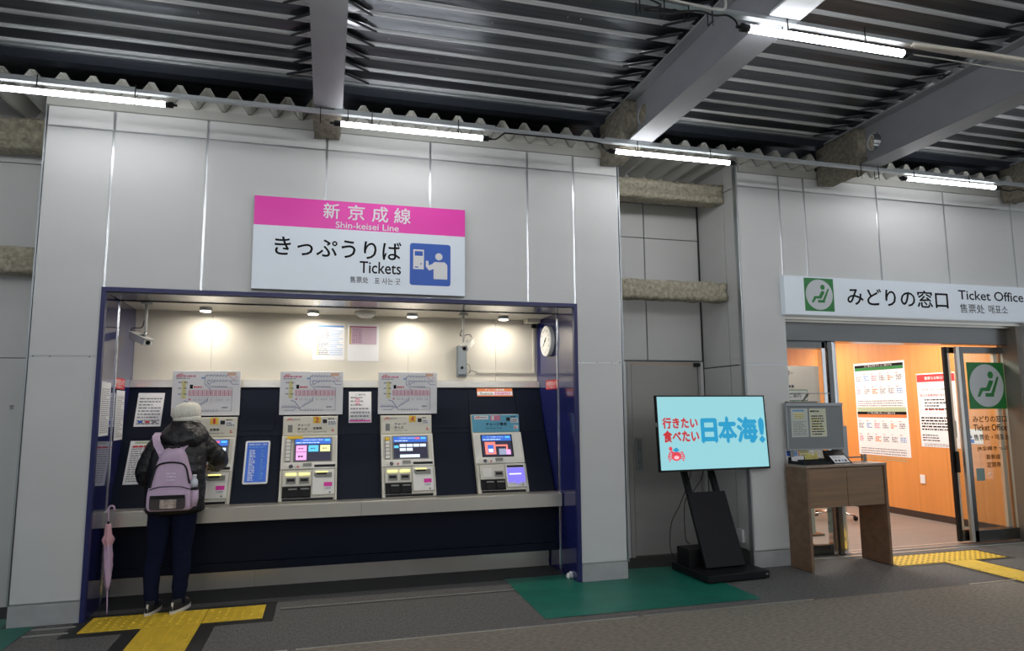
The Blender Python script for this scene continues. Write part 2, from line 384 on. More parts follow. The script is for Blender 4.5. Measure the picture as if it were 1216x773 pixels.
for y in [r for r in ribs if r <= 1.5]: rb.prism([(y-.024, 4.233), (y-.012, 4.206), (y+.016, 4.212), (y+.024, 4.233)], -9, 13, 0)
rb.build('rear_rib', M['ribmetal'], ce, kind='stuff')
bx('roof_slab', M['jointdark'], ce, -9, 13, -7, 7, 4.27, 4.33)
pl_ = MB().box(-9, 13, 5.50, 5.60, 4.12, 4.235).build('edge_purlin', mat('dark blue grey steel', (.035, .042, .055), .4, .5), ce)
fs_ = MB().box(-9, 13, 5.47, 5.50, 4.19, 4.235).build('perforated_strip', M['rail'], ce)
sc = MB()
rn = random.Random(3)
for i in range(110):
    x = rn.uniform(-3.5, 7.5); yy = ribs[rn.randint(44, 58)]+.10
    for q in (0, .012): sc.box(x-.003, x+.003, yy-.003+q, yy+.003+q, 4.222, 4.236)
sc.build('deck_screw', M['chrome'], ce, kind='stuff')
# folded deck ends against the beams: dark closing strap and bright crumpled foil at every rib
for bi, bxx in enumerate((-.045, 2.53, 4.93, 7.4)):
    for sgn in (-1, 1):
        rn = random.Random(bi*2+sgn+5)
        for y in [r for r in ribs if 2.3 < r < 5.45]:
            x = bxx+sgn*.10; l = rn.uniform(.16, .24)
            st = MB(); a0 = Vector((x, y-.155, 4.196)); a1 = Vector((x+sgn*l, y-.01, 4.200)); d = (a1-a0).normalized(); nn = Vector((-d.y, d.x, 0))*.009
            st.prism([((a0-nn).x, (a0-nn).y), ((a1-nn*.6).x, (a1-nn*.6).y), ((a1+nn*.6).x, (a1+nn*.6).y), ((a0+nn).x, (a0+nn).y)], 4.188, 4.20)
            st.build('closing_strap', M['strap'], ce)
            fo = MB(); g = [[None]*5 for _ in range(4)]; vs = []
            for i in range(4):
                for j in range(5):
                    u, v = i/3, j/4; p = Vector((x, y-.15+.15*v, 4.205)).lerp(Vector((x+sgn*l*1.05, y-.01+.01*v, 4.21)), u)
                    p.z += .018*noise.noise(p*23+Vector((bi, sgn, 0))); vs.append(tuple(p))
            fo.add(vs, [(i*5+j, i*5+j+1, (i+1)*5+j+1, (i+1)*5+j) for i in range(3) for j in range(4)])
            fo.build('foil_fold', M['foilend'], ce)
# corrugated sheet over the wall head
CP = .2; zt, zc = 3.908, 4.015
so = tag(empty('ceiling_soffit'), kind='structure')
xb = [-4.3, -2.70, -2.5, -.155, .065, 2.42, 2.64, 4.82, 5.04, 7.29, 7.51, 9.5]
for a, b in zip(xb[::2], xb[1::2]):
    pts = []; k = math.floor((a+1.167)/CP)-1; c = -1.167+k*CP
    while c < b+.2:
        pts += [(c-.018, zc), (c+.018, zc), (c+.085, zt), (c+.115, zt)]; c += CP
    def zat(x):
        for p, q in zip(pts, pts[1:]):
            if p[0] <= x <= q[0]: return p[1]+(q[1]-p[1])*(x-p[0])/(q[0]-p[0]+1e-9)
    pp = [(a, zat(a))]+[p for p in pts if a < p[0] < b]+[(b, zat(b))]
    m_ = MB(); n = len(pp)
    vs = [(x, yy, z) for yy in (5.47, 6.6) for x, z in pp]+[(x, yy, z+.003) for yy in (5.47, 6.6) for x, z in pp]
    m_.add(vs, [(j, j+1, n+j+1, n+j) for j in range(n-1)]+[(2*n+j, 3*n+j, 3*n+j+1, 2*n+j+1) for j in range(n-1)]+[(j, 2*n+j, 2*n+j+1, j+1) for j in range(n-1)])
    m_.build('corrugated_sheet', M['corr'], so)
    ed = MB(); vs = [(x, 5.632, z-.005) for x, z in pp]+[(x, 5.632, z+.001) for x, z in pp]+[(x, 5.636, z-.005) for x, z in pp]+[(x, 5.636, z+.001) for x, z in pp]
    ed.add(vs, [(j, j+1, n+j+1, n+j) for j in range(n-1)]+[(j, 2*n+j, 2*n+j+1, j+1) for j in range(n-1)]); ed.build('sealant_line', M['jointdark'], so)  # dark outline drawn along the sheet profile at the closure
    for c0, c1 in ((-2.12, 2.607), (3.894, 9.5)):
        lo_x, hi_x = max(a, c0), min(b, c1)
        if hi_x-lo_x < .2: continue
        q_ = [p for p in pp if lo_x < p[0] < hi_x]; q_ = [(lo_x, zat(lo_x))]+q_+[(hi_x, zat(hi_x))]
        ex = [(x, z-.002) for x, z in q_]; m2 = MB(); k2 = len(ex)
        m2.add([(x, 5.64, 3.9) for x, z in ex]+[(x, 5.64, z) for x, z in ex]+[(x, 5.643, 3.9) for x, z in ex]+[(x, 5.643, z) for x, z in ex], [(j, j+1, k2+j+1, k2+j) for j in range(k2-1)]+[(2*k2+j, 3*k2+j, 3*k2+j+1, 2*k2+j+1) for j in range(k2-1)]+[(k2+j, k2+j+1, 3*k2+j+1, 3*k2+j) for j in range(k2-1)])
        m2.build('closure_strip', M['corr'], so)
wb = MB().box(-4.3, 9.5, 6.62, 6.7, 3.9, 4.3).build('wall_roof_void', M['jointdark']); tag(wb, kind='structure')

# steel beams
BEAMS = [(-2.6, 'grey steel roof beam at the far left, over the left end of the wall'),
         (-.045, 'grey steel roof beam running overhead above the magenta ticket sign'),
         (2.53, 'grey steel roof beam meeting the wall at the right end of the ticket wall'),
         (4.93, 'grey steel roof beam meeting the wall above the green seat pictogram sign'),
         (7.4, 'grey steel roof beam at the far right above the glass door')]
def woolbox(mb, x0, x1, y0, y1, z0, z1, seed=0, amp=.010, res=.035):
    nx, ny, nz = [max(2, int(round(d/res))) for d in (x1-x0, y1-y0, z1-z0)]
    bm = {}
    def V(i, j, k):
        key = (i, j, k)
        if key not in bm:
            p = Vector((x0+(x1-x0)*i/nx, y0+(y1-y0)*j/ny, z0+(z1-z0)*k/nz)); c = Vector(((x0+x1)/2, (y0+y1)/2, (z0+z1)/2))
            e = (i in (0, nx))+(j in (0, ny))+(k in (0, nz))
            d = Vector((-1 if i == 0 else (1 if i == nx else 0), -1 if j == 0 else (1 if j == ny else 0), -1 if k == 0 else (1 if k == nz else 0)))
            p = p + d*(amp*noise.noise(p*14+Vector((seed, 0, 0)))-(.008 if e > 1 else 0))
            bm[key] = len(L); L.append(tuple(p))
        return bm[key]
    L = []; F = []
    for i in range(nx):
        for j in range(ny): F += [(V(i, j, 0), V(i, j+1, 0), V(i+1, j+1, 0), V(i+1, j, 0)), (V(i, j, nz), V(i+1, j, nz), V(i+1, j+1, nz), V(i, j+1, nz))]
    for i in range(nx):
        for k in range(nz): F += [(V(i, 0, k), V(i+1, 0, k), V(i+1, 0, k+1), V(i, 0, k+1)), (V(i, ny, k), V(i, ny, k+1), V(i+1, ny, k+1), V(i+1, ny, k))]
    for j in range(ny):
        for k in range(nz): F += [(V(0, j, k), V(0, j, k+1), V(0, j+1, k+1), V(0, j+1, k)), (V(nx, j, k), V(nx, j+1, k), V(nx, j+1, k+1), V(nx, j, k+1))]
    mb.add(L, F, True)
def beam(x, label):
    b = empty('roof_beam', (x, 5.0, 3.757), label=label, cat='beam', group=None)
    ys = -6.8; ye = 5.62
    bx('bottom_flange', M['beam'], b, x-.105, x+.105, ys, 5.03, 3.757, 3.772)
    bx('top_flange', M['beam'], b, x-.10, x+.10, ys, ye, 4.147, 4.163)
    hy, hz, r = 4.955, 3.977, .085
    m_ = MB(); m_.box(x-.006, x+.006, ys, hy-.12, 3.772, 4.147); m_.box(x-.006, x+.006, hy+.12, ye, 3.772, 4.147)
    N = 24; sq = []
    for i in range(N):
        t = 2*PI*i/N; c, q = math.cos(t), math.sin(t); k = 1/max(abs(c), abs(q))
        zz = q*k; sq.append((hy+c*k*.12, hz+(zz*(4.147-hz) if zz > 0 else zz*(hz-3.772))))
    ci = [(hy+r*math.cos(2*PI*i/N), hz+r*math.sin(2*PI*i/N)) for i in range(N)]
    for xx, flip in ((x-.006, 1), (x+.006, 0)):
        vs = [(xx, a, c) for a, c in ci]+[(xx, a, c) for a, c in sq]
        m_.add(vs, [((i, (i+1) % N, N+(i+1) % N, N+i) if flip else (i, N+i, N+(i+1) % N, (i+1) % N)) for i in range(N)])
    m_.add([(x-.006, a, c) for a, c in ci]+[(x+.006, a, c) for a, c in ci], [(i, N+i, N+(i+1) % N, (i+1) % N) for i in range(N)])
    m_.build('web', M['beam'], b)
    w = MB(); woolbox(w, x-.115, x+.10, 5.05, 5.625, 3.748, 4.145, seed=x)
    w.build('fireproof_wrap', M['wool'], b)
    return b
for x, l in BEAMS: beam(x, l)
# wool-wrapped cross beams in the alcoves
for (a, b, y0, y1, z0, z1, lab) in ((2.612, 3.888, 5.87, 6.08, 3.572, 3.765, 'brown wool wrapped cross beam at the top of the niche above the grey door'),
                              (2.612, 3.888, 5.87, 6.06, 2.555, 2.745, 'brown wool wrapped cross beam halfway up the niche above the grey door'),
                              (-3.6, -2.13, 6.02, 6.22, 3.60, 3.86, 'brown wool wrapped cross beam at upper left edge, upper of the two'),
                              (-3.6, -2.13, 6.02, 6.22, 2.59, 2.80, 'brown wool wrapped cross beam at left edge, lower of the two')):
    w = MB(); woolbox(w, a, b, y0, y1, z0, z1, seed=a+z0, amp=.016)
    tag(w.build('wrapped_beam', M['wool2']), lab, 'beam')

# ================================================================== RAILS AND LED TUBES
def rail(y, z, x0, x1, label, ties):
    r = empty('lighting_rail', (0, y, z), label=label, cat='rail')
    MB().box(x0, x1, y-.020, y+.020, z-.002, z+.001).box(x0, x1, y-.021, y-.019, z-.002, z+.022).box(x0, x1, y+.019, y+.021, z-.002, z+.022).build('channel', M['rail'], r)
    for x in ties:
        MB().box(x-.003, x+.003, y-.027, y+.025, z-.075, z-.070).box(x-.003, x+.003, y-.027, y-.023, z-.075, z+.05).box(x-.003, x+.003, y+.021, y+.025, z-.075, z+.04).box(x-.0015, x+.0015, y-.03, y-.027, z-.10, z-.02).build('cable_tie', M['black'], r)
    return r
r1 = rail(5.03, 3.722, -3.6, 8.6, 'long galvanised lighting rail running along the wall head', (-1.95, -1.35, .28, .95, 2.5, 3.2, 5.42, 6.1, 4.80, 5.0, -.1, .1))
for x0, x1, z in ((-3.1, -1.35, 3.744), (.0, 1.25, 3.744), (2.2, 3.7, 3.744), (5.2, 6.1, 3.744)):
    bx('channel_cover', M['rail'], r1, x0, x1, 5.005, 5.055, z, z+.012)
r2 = rail(3.15, 3.735, -2.5, 8.2, 'galvanised lighting rail nearer the camera, crossing below the beams at the top', (2.55, 3.1, 1.75, 1.9, 1.6, 2.05))
MB().tube([(3.46, 3.13, 3.73), (4.0, 3.11, 3.735), (5.2, 3.1, 3.74), (7, 3.1, 3.75)], .014, 8).build('conduit', mat('cream conduit', (.5, .47, .4), .5), r2)
def ledtube(x0, y, z, label, group=None, r=.019):
    t = empty('led_tube_light', (x0, y, z), label=label, cat='light', group=group)
    MB().tube([(x0+.05, y, z), (x0+1.15, y, z)], r, 12).build('tube', M['tube'], t)
    c = MB()
    for a, b in ((0, .05), (1.15, 1.2)):
        c.tube([(x0+a, y, z), (x0+b, y, z)], r+.003, 12)
    c.build('end_cap', M['black'], t)
    MB().tube([(x0-.03, y, z), (x0, y, z)], .010, 8).tube([(x0+1.2, y, z), (x0+1.225, y, z)], .010, 8).build('connector', M['black'], t)
    return t
ledtube(-2.31, 5.03, 3.662, 'lit LED tube on the wall rail, leftmost, over the blank wall left of the sign')
ledtube(0., 5.03, 3.650, 'lit LED tube on the wall rail above the magenta ticket sign')
ledtube(2.25, 5.03, 3.652, 'lit LED tube on the wall rail above the niche with the grey door')
ledtube(5.30, 5.03, 3.675, 'lit LED tube on the wall rail above the ticket office sign')
ledtube(2.25, 3.15, 3.672, 'lit LED tube nearest the camera, under the beam at upper right', r=.022)
for y, xs in ((3.15, (-2.2, -.3, 5.3)), (1.5, (-3.6, -1.8, 0, 1.8, 3.6, 5.4, 7.2)), (-.2, (-3.6, -1.8, 0, 1.8, 3.6, 5.4, 7.2)), (-2.0, (-3.6, -1.8, 0, 1.8, 3.6, 5.4, 7.2)), (-3.8, (-3.6, -1.8, 0, 1.8, 3.6, 5.4, 7.2)), (-5.4, (-3.6, -1.8, 0, 1.8, 3.6, 5.4, 7.2))):  # rows of unseen tubes added to even out the light on the wall
    for x in xs: ledtube(x, y, 3.66, 'lit LED tube hung under the roof behind or above the camera', 'LED tubes outside the view', .024)
wbk = MB().box(-9, 13, -6.9, -6.8, 0, 4.2).build('wall_opposite', M['panel2']); tag(wbk, kind='structure'); wbk.data.materials[0] = M['white']  # unseen wall added behind the camera, white to bounce light and reflect in the steel
def cable(name, pts, r, label, cat='cable', m=None, parent=None):
    P = [Vector(p) for p in pts]; out = []
    for i in range(len(P)-1):
        p0, p1, p2, p3 = P[max(i-1, 0)], P[i], P[i+1], P[min(i+2, len(P)-1)]
        for k in range(6):
            t = k/6; out.append(.5*((2*p1)+(-p0+p2)*t+(2*p0-5*p1+4*p2-p3)*t*t+(-p0+3*p1-3*p2+p3)*t**3))
    out.append(P[-1])
    o = MB().tube(out, r, 6).build(name, m or M['black'], parent)
    if label: tag(o, label, cat)
    return o
cable('power_cable', [(.6, 3.12, 3.77), (1.2, 3.11, 3.73), (1.5, 3.11, 3.745), (1.72, 3.11, 3.70), (1.62, 3.11, 3.655), (1.75, 3.11, 3.66), (1.95, 3.11, 3.70), (2.05, 3.11, 3.69), (2.14, 3.12, 3.71), (2.20, 3.13, 3.695), (2.23, 3.15, 3.672)], .006, 'black looping power cable tied to the rail at top, feeding the nearest tube')
cable('power_cable', [(2.13, 3.11, 3.95), (2.13, 3.11, 3.80), (2.12, 3.11, 3.74), (2.07, 3.11, 3.725), (1.95, 3.11, 3.73), (1.4, 3.11, 3.76), (.4, 3.11, 3.78)], .008, 'thick grey cable dropping to the rail beside the nearest tube', m=M['flash'])
cable('power_cable', [(3.47, 3.15, 3.675), (3.7, 3.13, 3.665), (4.2, 3.13, 3.665), (5, 3.12, 3.68)], .005, 'thin white cable trailing right from the nearest tube', m=M['flash'])
cable('power_cable', [(1.20, 5.03, 3.65), (1.26, 5.02, 3.65), (1.32, 5.0, 3.69), (1.4, 5.0, 3.70), (2.1, 5.0, 3.70), (2.18, 5.01, 3.67), (2.24, 5.03, 3.652)], .006, 'black cable linking the wall tubes left of the niche')
cable('power_cable', [(6.51, 5.03, 3.675), (6.6, 5.0, 3.64), (6.75, 5.0, 3.67), (6.9, 5.0, 3.63), (7.1, 5.0, 3.68)], .007, 'black tangled cable at the right end of the rightmost tube')

# ================================================================== TICKET RECESS
XL, XR, YB = -1.64, 2.13, 6.66
rc = tag(empty('trim_10'), kind='structure')   # navy frame round the opening
MB().box(-1.668, -1.636, Y0-.012, Y0+.03, 0, 2.437).build('frame_post', M['navytrim'], rc)
MB().box(2.136, 2.170, Y0-.012, Y0+.03, 0, 2.437).build('frame_post', M['navytrim'], rc)
MB().box(-1.636, 2.136, Y0-.012, Y0+.03, 2.405, 2.437).build('frame_header', M['navytrim'], rc)
def jamb(name, xf, xb, side):
    j = MB()
    s = -side*.03
    j.prism([(xf, Y0+.03), (xb, YB), (xb+s, YB), (xf+s, Y0+.03)], 0, 2.42)
    j = j.build(name, M['jamb']); tag(j, kind='structure')
    t = (6.075-Y0)/(YB-Y0); xm = xf+(xb-xf)*t
    bx('chrome_strip', M['chrome'], j, xm-.009*1, xm+.009*1, 6.066, 6.086, 0, 2.395, bevel=.003)
    return j
jl = jamb('wall_jamb_left', -1.64, -1.675, 1)
jr = jamb('wall_jamb_right', 2.135, 2.10, -1)
cr = MB().box(-1.70, 2.14, 6.08, YB+.02, 2.408, 2.44).build('ceiling_recess', M['cream']); tag(cr, kind='structure')
bx('glossy_soffit', M['soffit'], cr, -1.64, 2.135, Y0+.03, 6.06, 2.398, 2.44)
bx('shadow_gap', M['black'], cr, -1.66, 2.13, 6.06, 6.08, 2.392, 2.44)
wb = MB().box(-1.70, 2.14, YB+.012, YB+.06, 0, 2.44).build('wall_recess_back', M['cream']); tag(wb, kind='structure')
for a, b in zip((-1.675, -1.034, -.15, .762, 1.655, 2.10), (-1.034, -.15, .762, 1.655, 2.10, 2.10)):
    if b > a: bx('wall_panel', M['cream'], wb, a+.0015, b-.0015, YB, YB+.012, 1.775, 2.408)
lg = MB().box(-1.672, 2.10, 6.585, 6.655, 1.708, 1.772).build('trim_11', M['steel']); tag(lg, kind='structure')

# navy machine wall: leaning panels
P0, P1, P2 = (6.60, 1.706), (6.435, 1.27), (6.155, .722)
mw = tag(empty('wall_machine_front'), kind='structure')
def sec(x, a, b, out=0.):          # section frame from lower point a to upper point b (y,z)
    t = Vector((0, b[0]-a[0], b[1]-a[1])).normalized(); nrm = Vector((1, 0, 0)).cross(t)
    o = Vector((x, a[0], a[1]))+nrm*out
    return frame(o, (1, 0, 0), t)
def slen(a, b): return math.hypot(a[0]-b[0], a[1]-b[1])
LU, LL = slen(P1, P0), slen(P2, P1)
xs = (-1.672, -1.245, -.757, -.383, .100, .483, .972, 1.350, 1.832, 2.10)
for a, b in zip(xs, xs[1:]):
    MB(sec(0, P1, P0)).box(a+.0015, b-.0015, .0015, LU, -.02, 0).build('navy_panel', M['navy'], mw)
    MB(sec(0, P2, P1)).box(a+.0015, b-.0015, 0, LL-.0015, -.02, 0).build('navy_panel', M['navy'], mw)
for a, b in ((-.74, -.45), (1.0, 1.30)):
    MB(sec(0, P1, P0)).box(a, b, .05, .28, 0, .004).build('access_hatch', M['navy'], mw)
# below the counter
MB().box(-1.665, 2.115, 6.15, 6.17, .255, .60).build('navy_panel', M['navy'], mw)
MB().box(-1.665, 2.115, 6.13, 6.17, .185, .252).build('navy_ledge', M['navy'], mw)
MB().box(-1.665, 2.115, 6.17, 6.37, .30, .32).build('underside', M['black'], mw)
for a, b in ((-1.665, -.56), (-.56, .62), (.62, 2.10)):
    bx('kick_plate', M['steel'], mw, a+.001, b-.001, 6.35, 6.365, .0, .24)
ct = empty('counter', (.2, 6.0, .6), label='long stainless steel counter under the ticket machines', cat='counter')
for a, b in ((-1.662, .305), (.308, 2.112)):
    MB().prism([(5.985, .603), (5.985, .715), (5.992, .722), (6.15, .722), (6.15, .603)], a, b, 0).build('counter_section', M['steel'], ct)

# ---- ticket machines
HB, HT = (6.405, 1.268), (6.425, 1.440)
SB, ST = (6.235, .980), (6.375, 1.262)
LB, LT = (6.095, .728), (6.215, .975)
def lin(mx, a, b, w, m, parent, name, h0=.0005, h1=.0015):
    mb = MB(mx); strokes(mb, [a, b], w, h0, h1); return mb.build(name, m, parent)
def machine(xc, num, label, blue=False, orange=False, teiki=True):
    t = empty('ticket_machine', (xc, 6.1, .723), label=label, cat='ticket machine', group='ticket machines in the blue alcove')
    hw = .2375
    # housing: closed side profile
    b = MB()
    b.prism([(6.16, .724), (6.105, .724), (6.095, .730), (6.215, .975), (6.235, .979), (6.375, 1.262), (6.405, 1.268), (6.425, 1.44), (6.50, 1.44), (6.43, 1.262), (6.26, .93)], xc-hw, xc+hw, 0)
    b.build('housing', M['machine'], t, bevel=.003)
    # header
    H = sec(xc, HB, HT); hh = slen(HB, HT)
    hd = MB(H).box(-hw+.004, hw-.004, .004, hh-.004, 0, .012).build('nameplate', M['skyplate' if blue else 'plate'], t, bevel=.002)
    Hn = sec(xc, HB, HT, .012)
    mb = MB(Hn)
    if blue: flat('logo_patch', Hn, -.215, -.075, .125, .160, M['white'], hd, 0, .0006)
    strokes(mb, [(-.205, .135), (-.192, .150), (-.182, .138), (-.172, .155), (-.160, .136)], .006, 0, .0012); mb.build('logo', M['redprint'], hd)
    lines(Hn, -.155, -.085, .139, .149, 1, M['greyink'], hd, .9, word=.012)
    if not blue:
        flat('number_plate', Hn, .022, .088, .108, .168, M['numyellow'], hd, 0, .002)
        text(str(num), Hn, .048 if num == 1 else .040, .062 if num == 1 else .071, .116, .162, M['redprint'], hd, h=.003, bold=.02)
        text('チャージ', Hn, -.11, -.005, .082, .102, M['ink'], hd, bold=.03) if teiki != 'only' else None
        text('きっぷ', Hn, -.11, -.030, .048, .070, M['ink'], hd, bold=.03) if teiki != 'only' else None
        text('Recharge  Ticket', Hn, -.11, .01, .026, .038, M['ink'], hd) if teiki != 'only' else None
        if teiki:
            text('定期券', Hn, .022, .100, .052, .074, M['ink'], hd, bold=.035)
            text('Commuter Pass', Hn, .022, .142, .026, .038, M['ink'], hd)
    else:
        flat('pink_card', Hn, -.055, .045, .112, .164, M['pinkprint'], hd, 0, .002)
        flat('white_mark', Hn, -.042, -.020, .118, .158, M['white'], hd, .002, .003)
        text('チャージ専用', Hn, -.10, .105, .062, .092, M['ink'], hd, bold=.035)
        text('Recharge Only', Hn, -.10, .060, .030, .046, M['ink'], hd, bold=.01)
    flat('camera_window', Hn, .105, .142, .108, .142, M['black'], hd, 0, .003)
    flat('card_logo_label', Hn, .150, .224, .090, .135, M['white'], hd, 0, .001)
    lines(Hn, .155, .220, .095, .130, 2, M['greyink'], hd, .7, word=.012, seed=num+3)
    lines(Hn, .150, .205, .143, .153, 1, M['ink'], hd, .9, word=.015, seed=num)
    flat('notice_label', Hn, .178, .222, .030, .066, M['white'], hd, 0, .001) if blue else None
    lines(Hn, .185, .215, .034, .060, 2, M['redprint'], hd, .7, word=.016, seed=4)
    flat('speaker_grille', Hn, -.195, -.155, .03, .095, M['skyplate' if blue else 'machinedark'], hd, 0, .001)
    # screen section
    Q = sec(xc, SB, ST); q = slen(SB, ST)
    MB(Q).box(-hw, -hw+.016, 0, q, 0, .018).box(hw-.016, hw, 0, q, 0, .018).build('side_rail', M['machinelight'], t, bevel=.003)
    bez = MB(Q).box(-hw+.016, hw-.016, .062, q-.006, 0, .005).build('bezel', M['machinelight' if blue else 'machine'], t)
    sx0, sx1, sy0, sy1 = (-.155, .130, .078, .285) if blue else (-.125, .182, .078, .290)
    MB(Q).box(sx0-.012, sx1+.012, sy0-.010, sy1+.010, .005, .008).build('screen_surround', M['black' if blue else 'machinedark'], t)
    scr = MB(Q).box(sx0, sx1, sy0, sy1, .008, .010).build('touch_screen', EM['scrdark'], t)
    Qs = sec(xc, SB, ST, .010)
    flat('title_bar', Qs, sx0, sx1, sy1-.055, sy1, EM['scrblue'], scr)
    text('ご希望の項目を選択' if not blue else 'カードを置いて下さい', Qs, sx0+.05, sx1-.07, sy1-.022, sy1-.010, EM['scrwhite'], scr, h=.002)
    lines(Qs, sx0+.01, sx1-.10, sy1-.045, sy1-.033, 1, EM['scrwhite'], scr, .6, word=.02, seed=num)
    flat('language_key', Qs, sx1-.055, sx1-.01, sy1-.026, sy1-.010, EM['scrcyan'], scr, .001, .002)
    if num == 2:
        for a, b, c, d, m_ in ((.01, .10, .09, .145, 'scrpink'), (.115, .20, .09, .145, 'scrcyan'), (.215, .30, .09, .145, 'scryellow'), (.01, .10, .012, .080, 'scrpink')):
            flat('screen_key', Qs, sx0+a, sx0+b, sy0+c-.005, sy0+d, EM[m_], scr, .001, .002)
            lines(Qs, sx0+a+.02, sx0+b-.02, sy0+c+.02, sy0+d-.02, 1, EM['scrdark'], scr, .6, .003, word=.02, seed=3)
    elif num in (1, 4):
        for i in range(4):
            flat('screen_key', Qs, sx0+.055+i*.062, sx0+.110+i*.062, sy0+.110, sy0+.138, EM['scrwhite'], scr, .001, .002)
        for i in range(2): flat('screen_key', Qs, sx0+.055+i*.062, sx0+.110+i*.062, sy0+.070, sy0+.098, EM['scrwhite'], scr, .001, .002)
        flat('screen_key', Qs, sx0+.055, sx0+.235, sy0+.006, sy0+.035, EM['scrwhite'], scr, .001, .002)
        flat('screen_key', Qs, sx0+.004, sx0+.045, sy0+.10, sy0+.125, EM['scrcyan'], scr, .001, .002)
        flat('screen_key', Qs, sx0+.20, sx0+.24, sy1-.026, sy1-.010, EM['scrred'], scr, .001, .003)
    else:
        flat('picture_block', Qs, sx0+.022, sx0+.125, sy0+.015, sy0+.140, EM['scrcoral'], scr, .001, .002)
        flat('picture_block', Qs, sx0+.048, sx0+.105, sy0+.03, sy0+.11, EM['scrblue'], scr, .002, .003)
        flat('picture_block', Qs, sx0+.055, sx0+.098, sy0+.035, sy0+.07, EM['scrwhite'], scr, .003, .004)
        flat('picture_arrow', Qs, sx0+.125, sx0+.245, sy0+.095, sy0+.112, EM['scrcoral'], scr, .001, .002)
        flat('picture_arrow', Qs, sx0+.228, sx0+.245, sy0+.06, sy0+.095, EM['scrcoral'], scr, .001, .002)
        flat('picture_block', Qs, sx0+.155, sx0+.225, sy0+.01, sy0+.07, EM['scrgrey'], scr, .001, .002)
        flat('picture_block', Qs, sx0+.225, sx0+.268, sy0+.01, sy0+.06, EM['scrpink'], scr, .001, .002)
    if not blue:
        MB(Q).box(-.205, -.158, .072, .292, .005, .012).build('key_column', M['machinedark'], t)
        for i in range(6):
            MB(Q).box(-.200, -.163, .078+i*.035, .106+i*.035, .012, .020).build('side_key', M['numyellow' if (i == 5 and num == 4) else 'machinelight'], t)
    if orange: flat('orange_sticker', Q, -.195, -.06, .284, .308, M['numyellow'], t, .005, .021)
    # card strip under the screen
    MB(Q).box(-hw+.016, hw-.016, 0, .060, 0, .024).build('card_strip', M['machinelight'], t, bevel=.003)
    Qc = sec(xc, SB, ST, .024)
    flat('card_slot', Qc, .045 if not blue else .0, .222 if not blue else .001, .012, .034, M['black'], t, 0, .002)
    MB(Qc).box(-.05, .022, .022, .048, 0, .010).build('ticket_slot', M['machinedark'], t)
    MB(Qc).disc(-.150, .022, .018, 0, .004, 16).build('coin_slot', M['chrome'], t)
    MB(Qc).box(-.205, -.165, .018, .040, 0, .003).box(-.125, -.11, .015, .03, 0, .003).build('indicator', M['plate'], t)
    flat('red_mark', Qc, -.10, -.085, .012, .026, M['redprint'], t, 0, .003)
    # lower section
    Lw = sec(xc, LB, LT); l = slen(LB, LT)
    MB(Lw).box(-hw, -hw+.016, 0, l, 0, .016).box(hw-.016, hw, 0, l, 0, .016).build('side_rail', M['machine'], t, bevel=.003)
    cv = MB(Lw).box(.032, hw-.020, .045, l-.004, 0, .030).build('cash_cover', M['machinelight'], t, bevel=.004)
    Lc = sec(xc, LB, LT, .030)
    if blue:
        cvm = MB(Lc).prism([(.045, .09), (.11, .09), (.12, .075), (.15, .075), (.16, .09), (.205, .09), (.205, .225), (.045, .225)], 0, .006).build('card_pad', EM['pad'], cv)
        flat('pad_line', Lc, .06, .175, .160, .172, EM['padlight'], cv, .006, .007)
        flat('pad_slot', Lc, .045, .205, .234, .252, M['black'], cv, 0, .003)
    else:
        MB(Lc).prism([(.045, .212), (.06, .196), (.195, .196), (.195, .240), (.045, .240)], 0, .004).build('receipt_tray', M['machinedark'], cv)
        flat('receipt_slot', Lc, .065, .150, .222, .236, M['black'], cv, .004, .006)
        flat('pink_sticker', Lc, .130, .198, .115, .152, M['pink'], cv, 0, .001)
        flat('white_sticker', Lc, .130, .198, .085, .113, M['white'], cv, 0, .001)
        lines(Lc, .135, .193, .090, .110, 2, M['greyink'], cv, .6, word=.012, seed=8)
        flat('yellow_guide', Lc, .060, .160, .240, .250, M['slotlight'], cv, 0, .004)
    MB(Lc).disc(.18, .060, .008, 0, .004, 10).build('key_lock', M['machinedark'], cv)
    MB(Lw).box(-.210, .022, .130, l-.004, 0, .018).build('slot_fascia', M['machine'], t)
    Lf = sec(xc, LB, LT, .018)
    for i, a in enumerate((-.185, -.075)):
        if blue and i == 0:
            MB(Lf).box(a, a+.085, .150, .235, 0, .004).build('blank_cover', M['machinelight'], t); continue
        s_ = MB(Lf).box(a, a+.082, .150, .205, 0, .006).build('note_slot', M['machinedark'], t)
        MB(Lf).box(a+.010, a+.072, .168, .192, .006, .008).build('slot_mouth', M['black'], s_)
        if not blue:
            MB(Lf).box(a-.004, a+.084, .226, .243, 0, .012).build('slot_lamp', M['slotlight'], s_)
    MB(Lw).box(-.212, .022, .030, .128, 0, .006).build('tray_recess', M['blackmat'], t)
    Lt = sec(xc, LB, LT, .006)
    for a in (-.165, -.065):
        MB(Lt).prism([(a, .035), (a+.078, .035), (a+.078, .10), (a+.07, .108), (a+.008, .108), (a, .10)], 0, .016).build('change_tray', M['machinedark'] if False else M['blackmat'], t)
        MB(Lt).box(a+.004, a+.074, .095, .108, .016, .020).build('tray_lip', M['machinedark'], t)
    MB(Lw).box(-.21, .21, .004, .026, .0, .003).build('base_gap', M['black'], t)
    return t
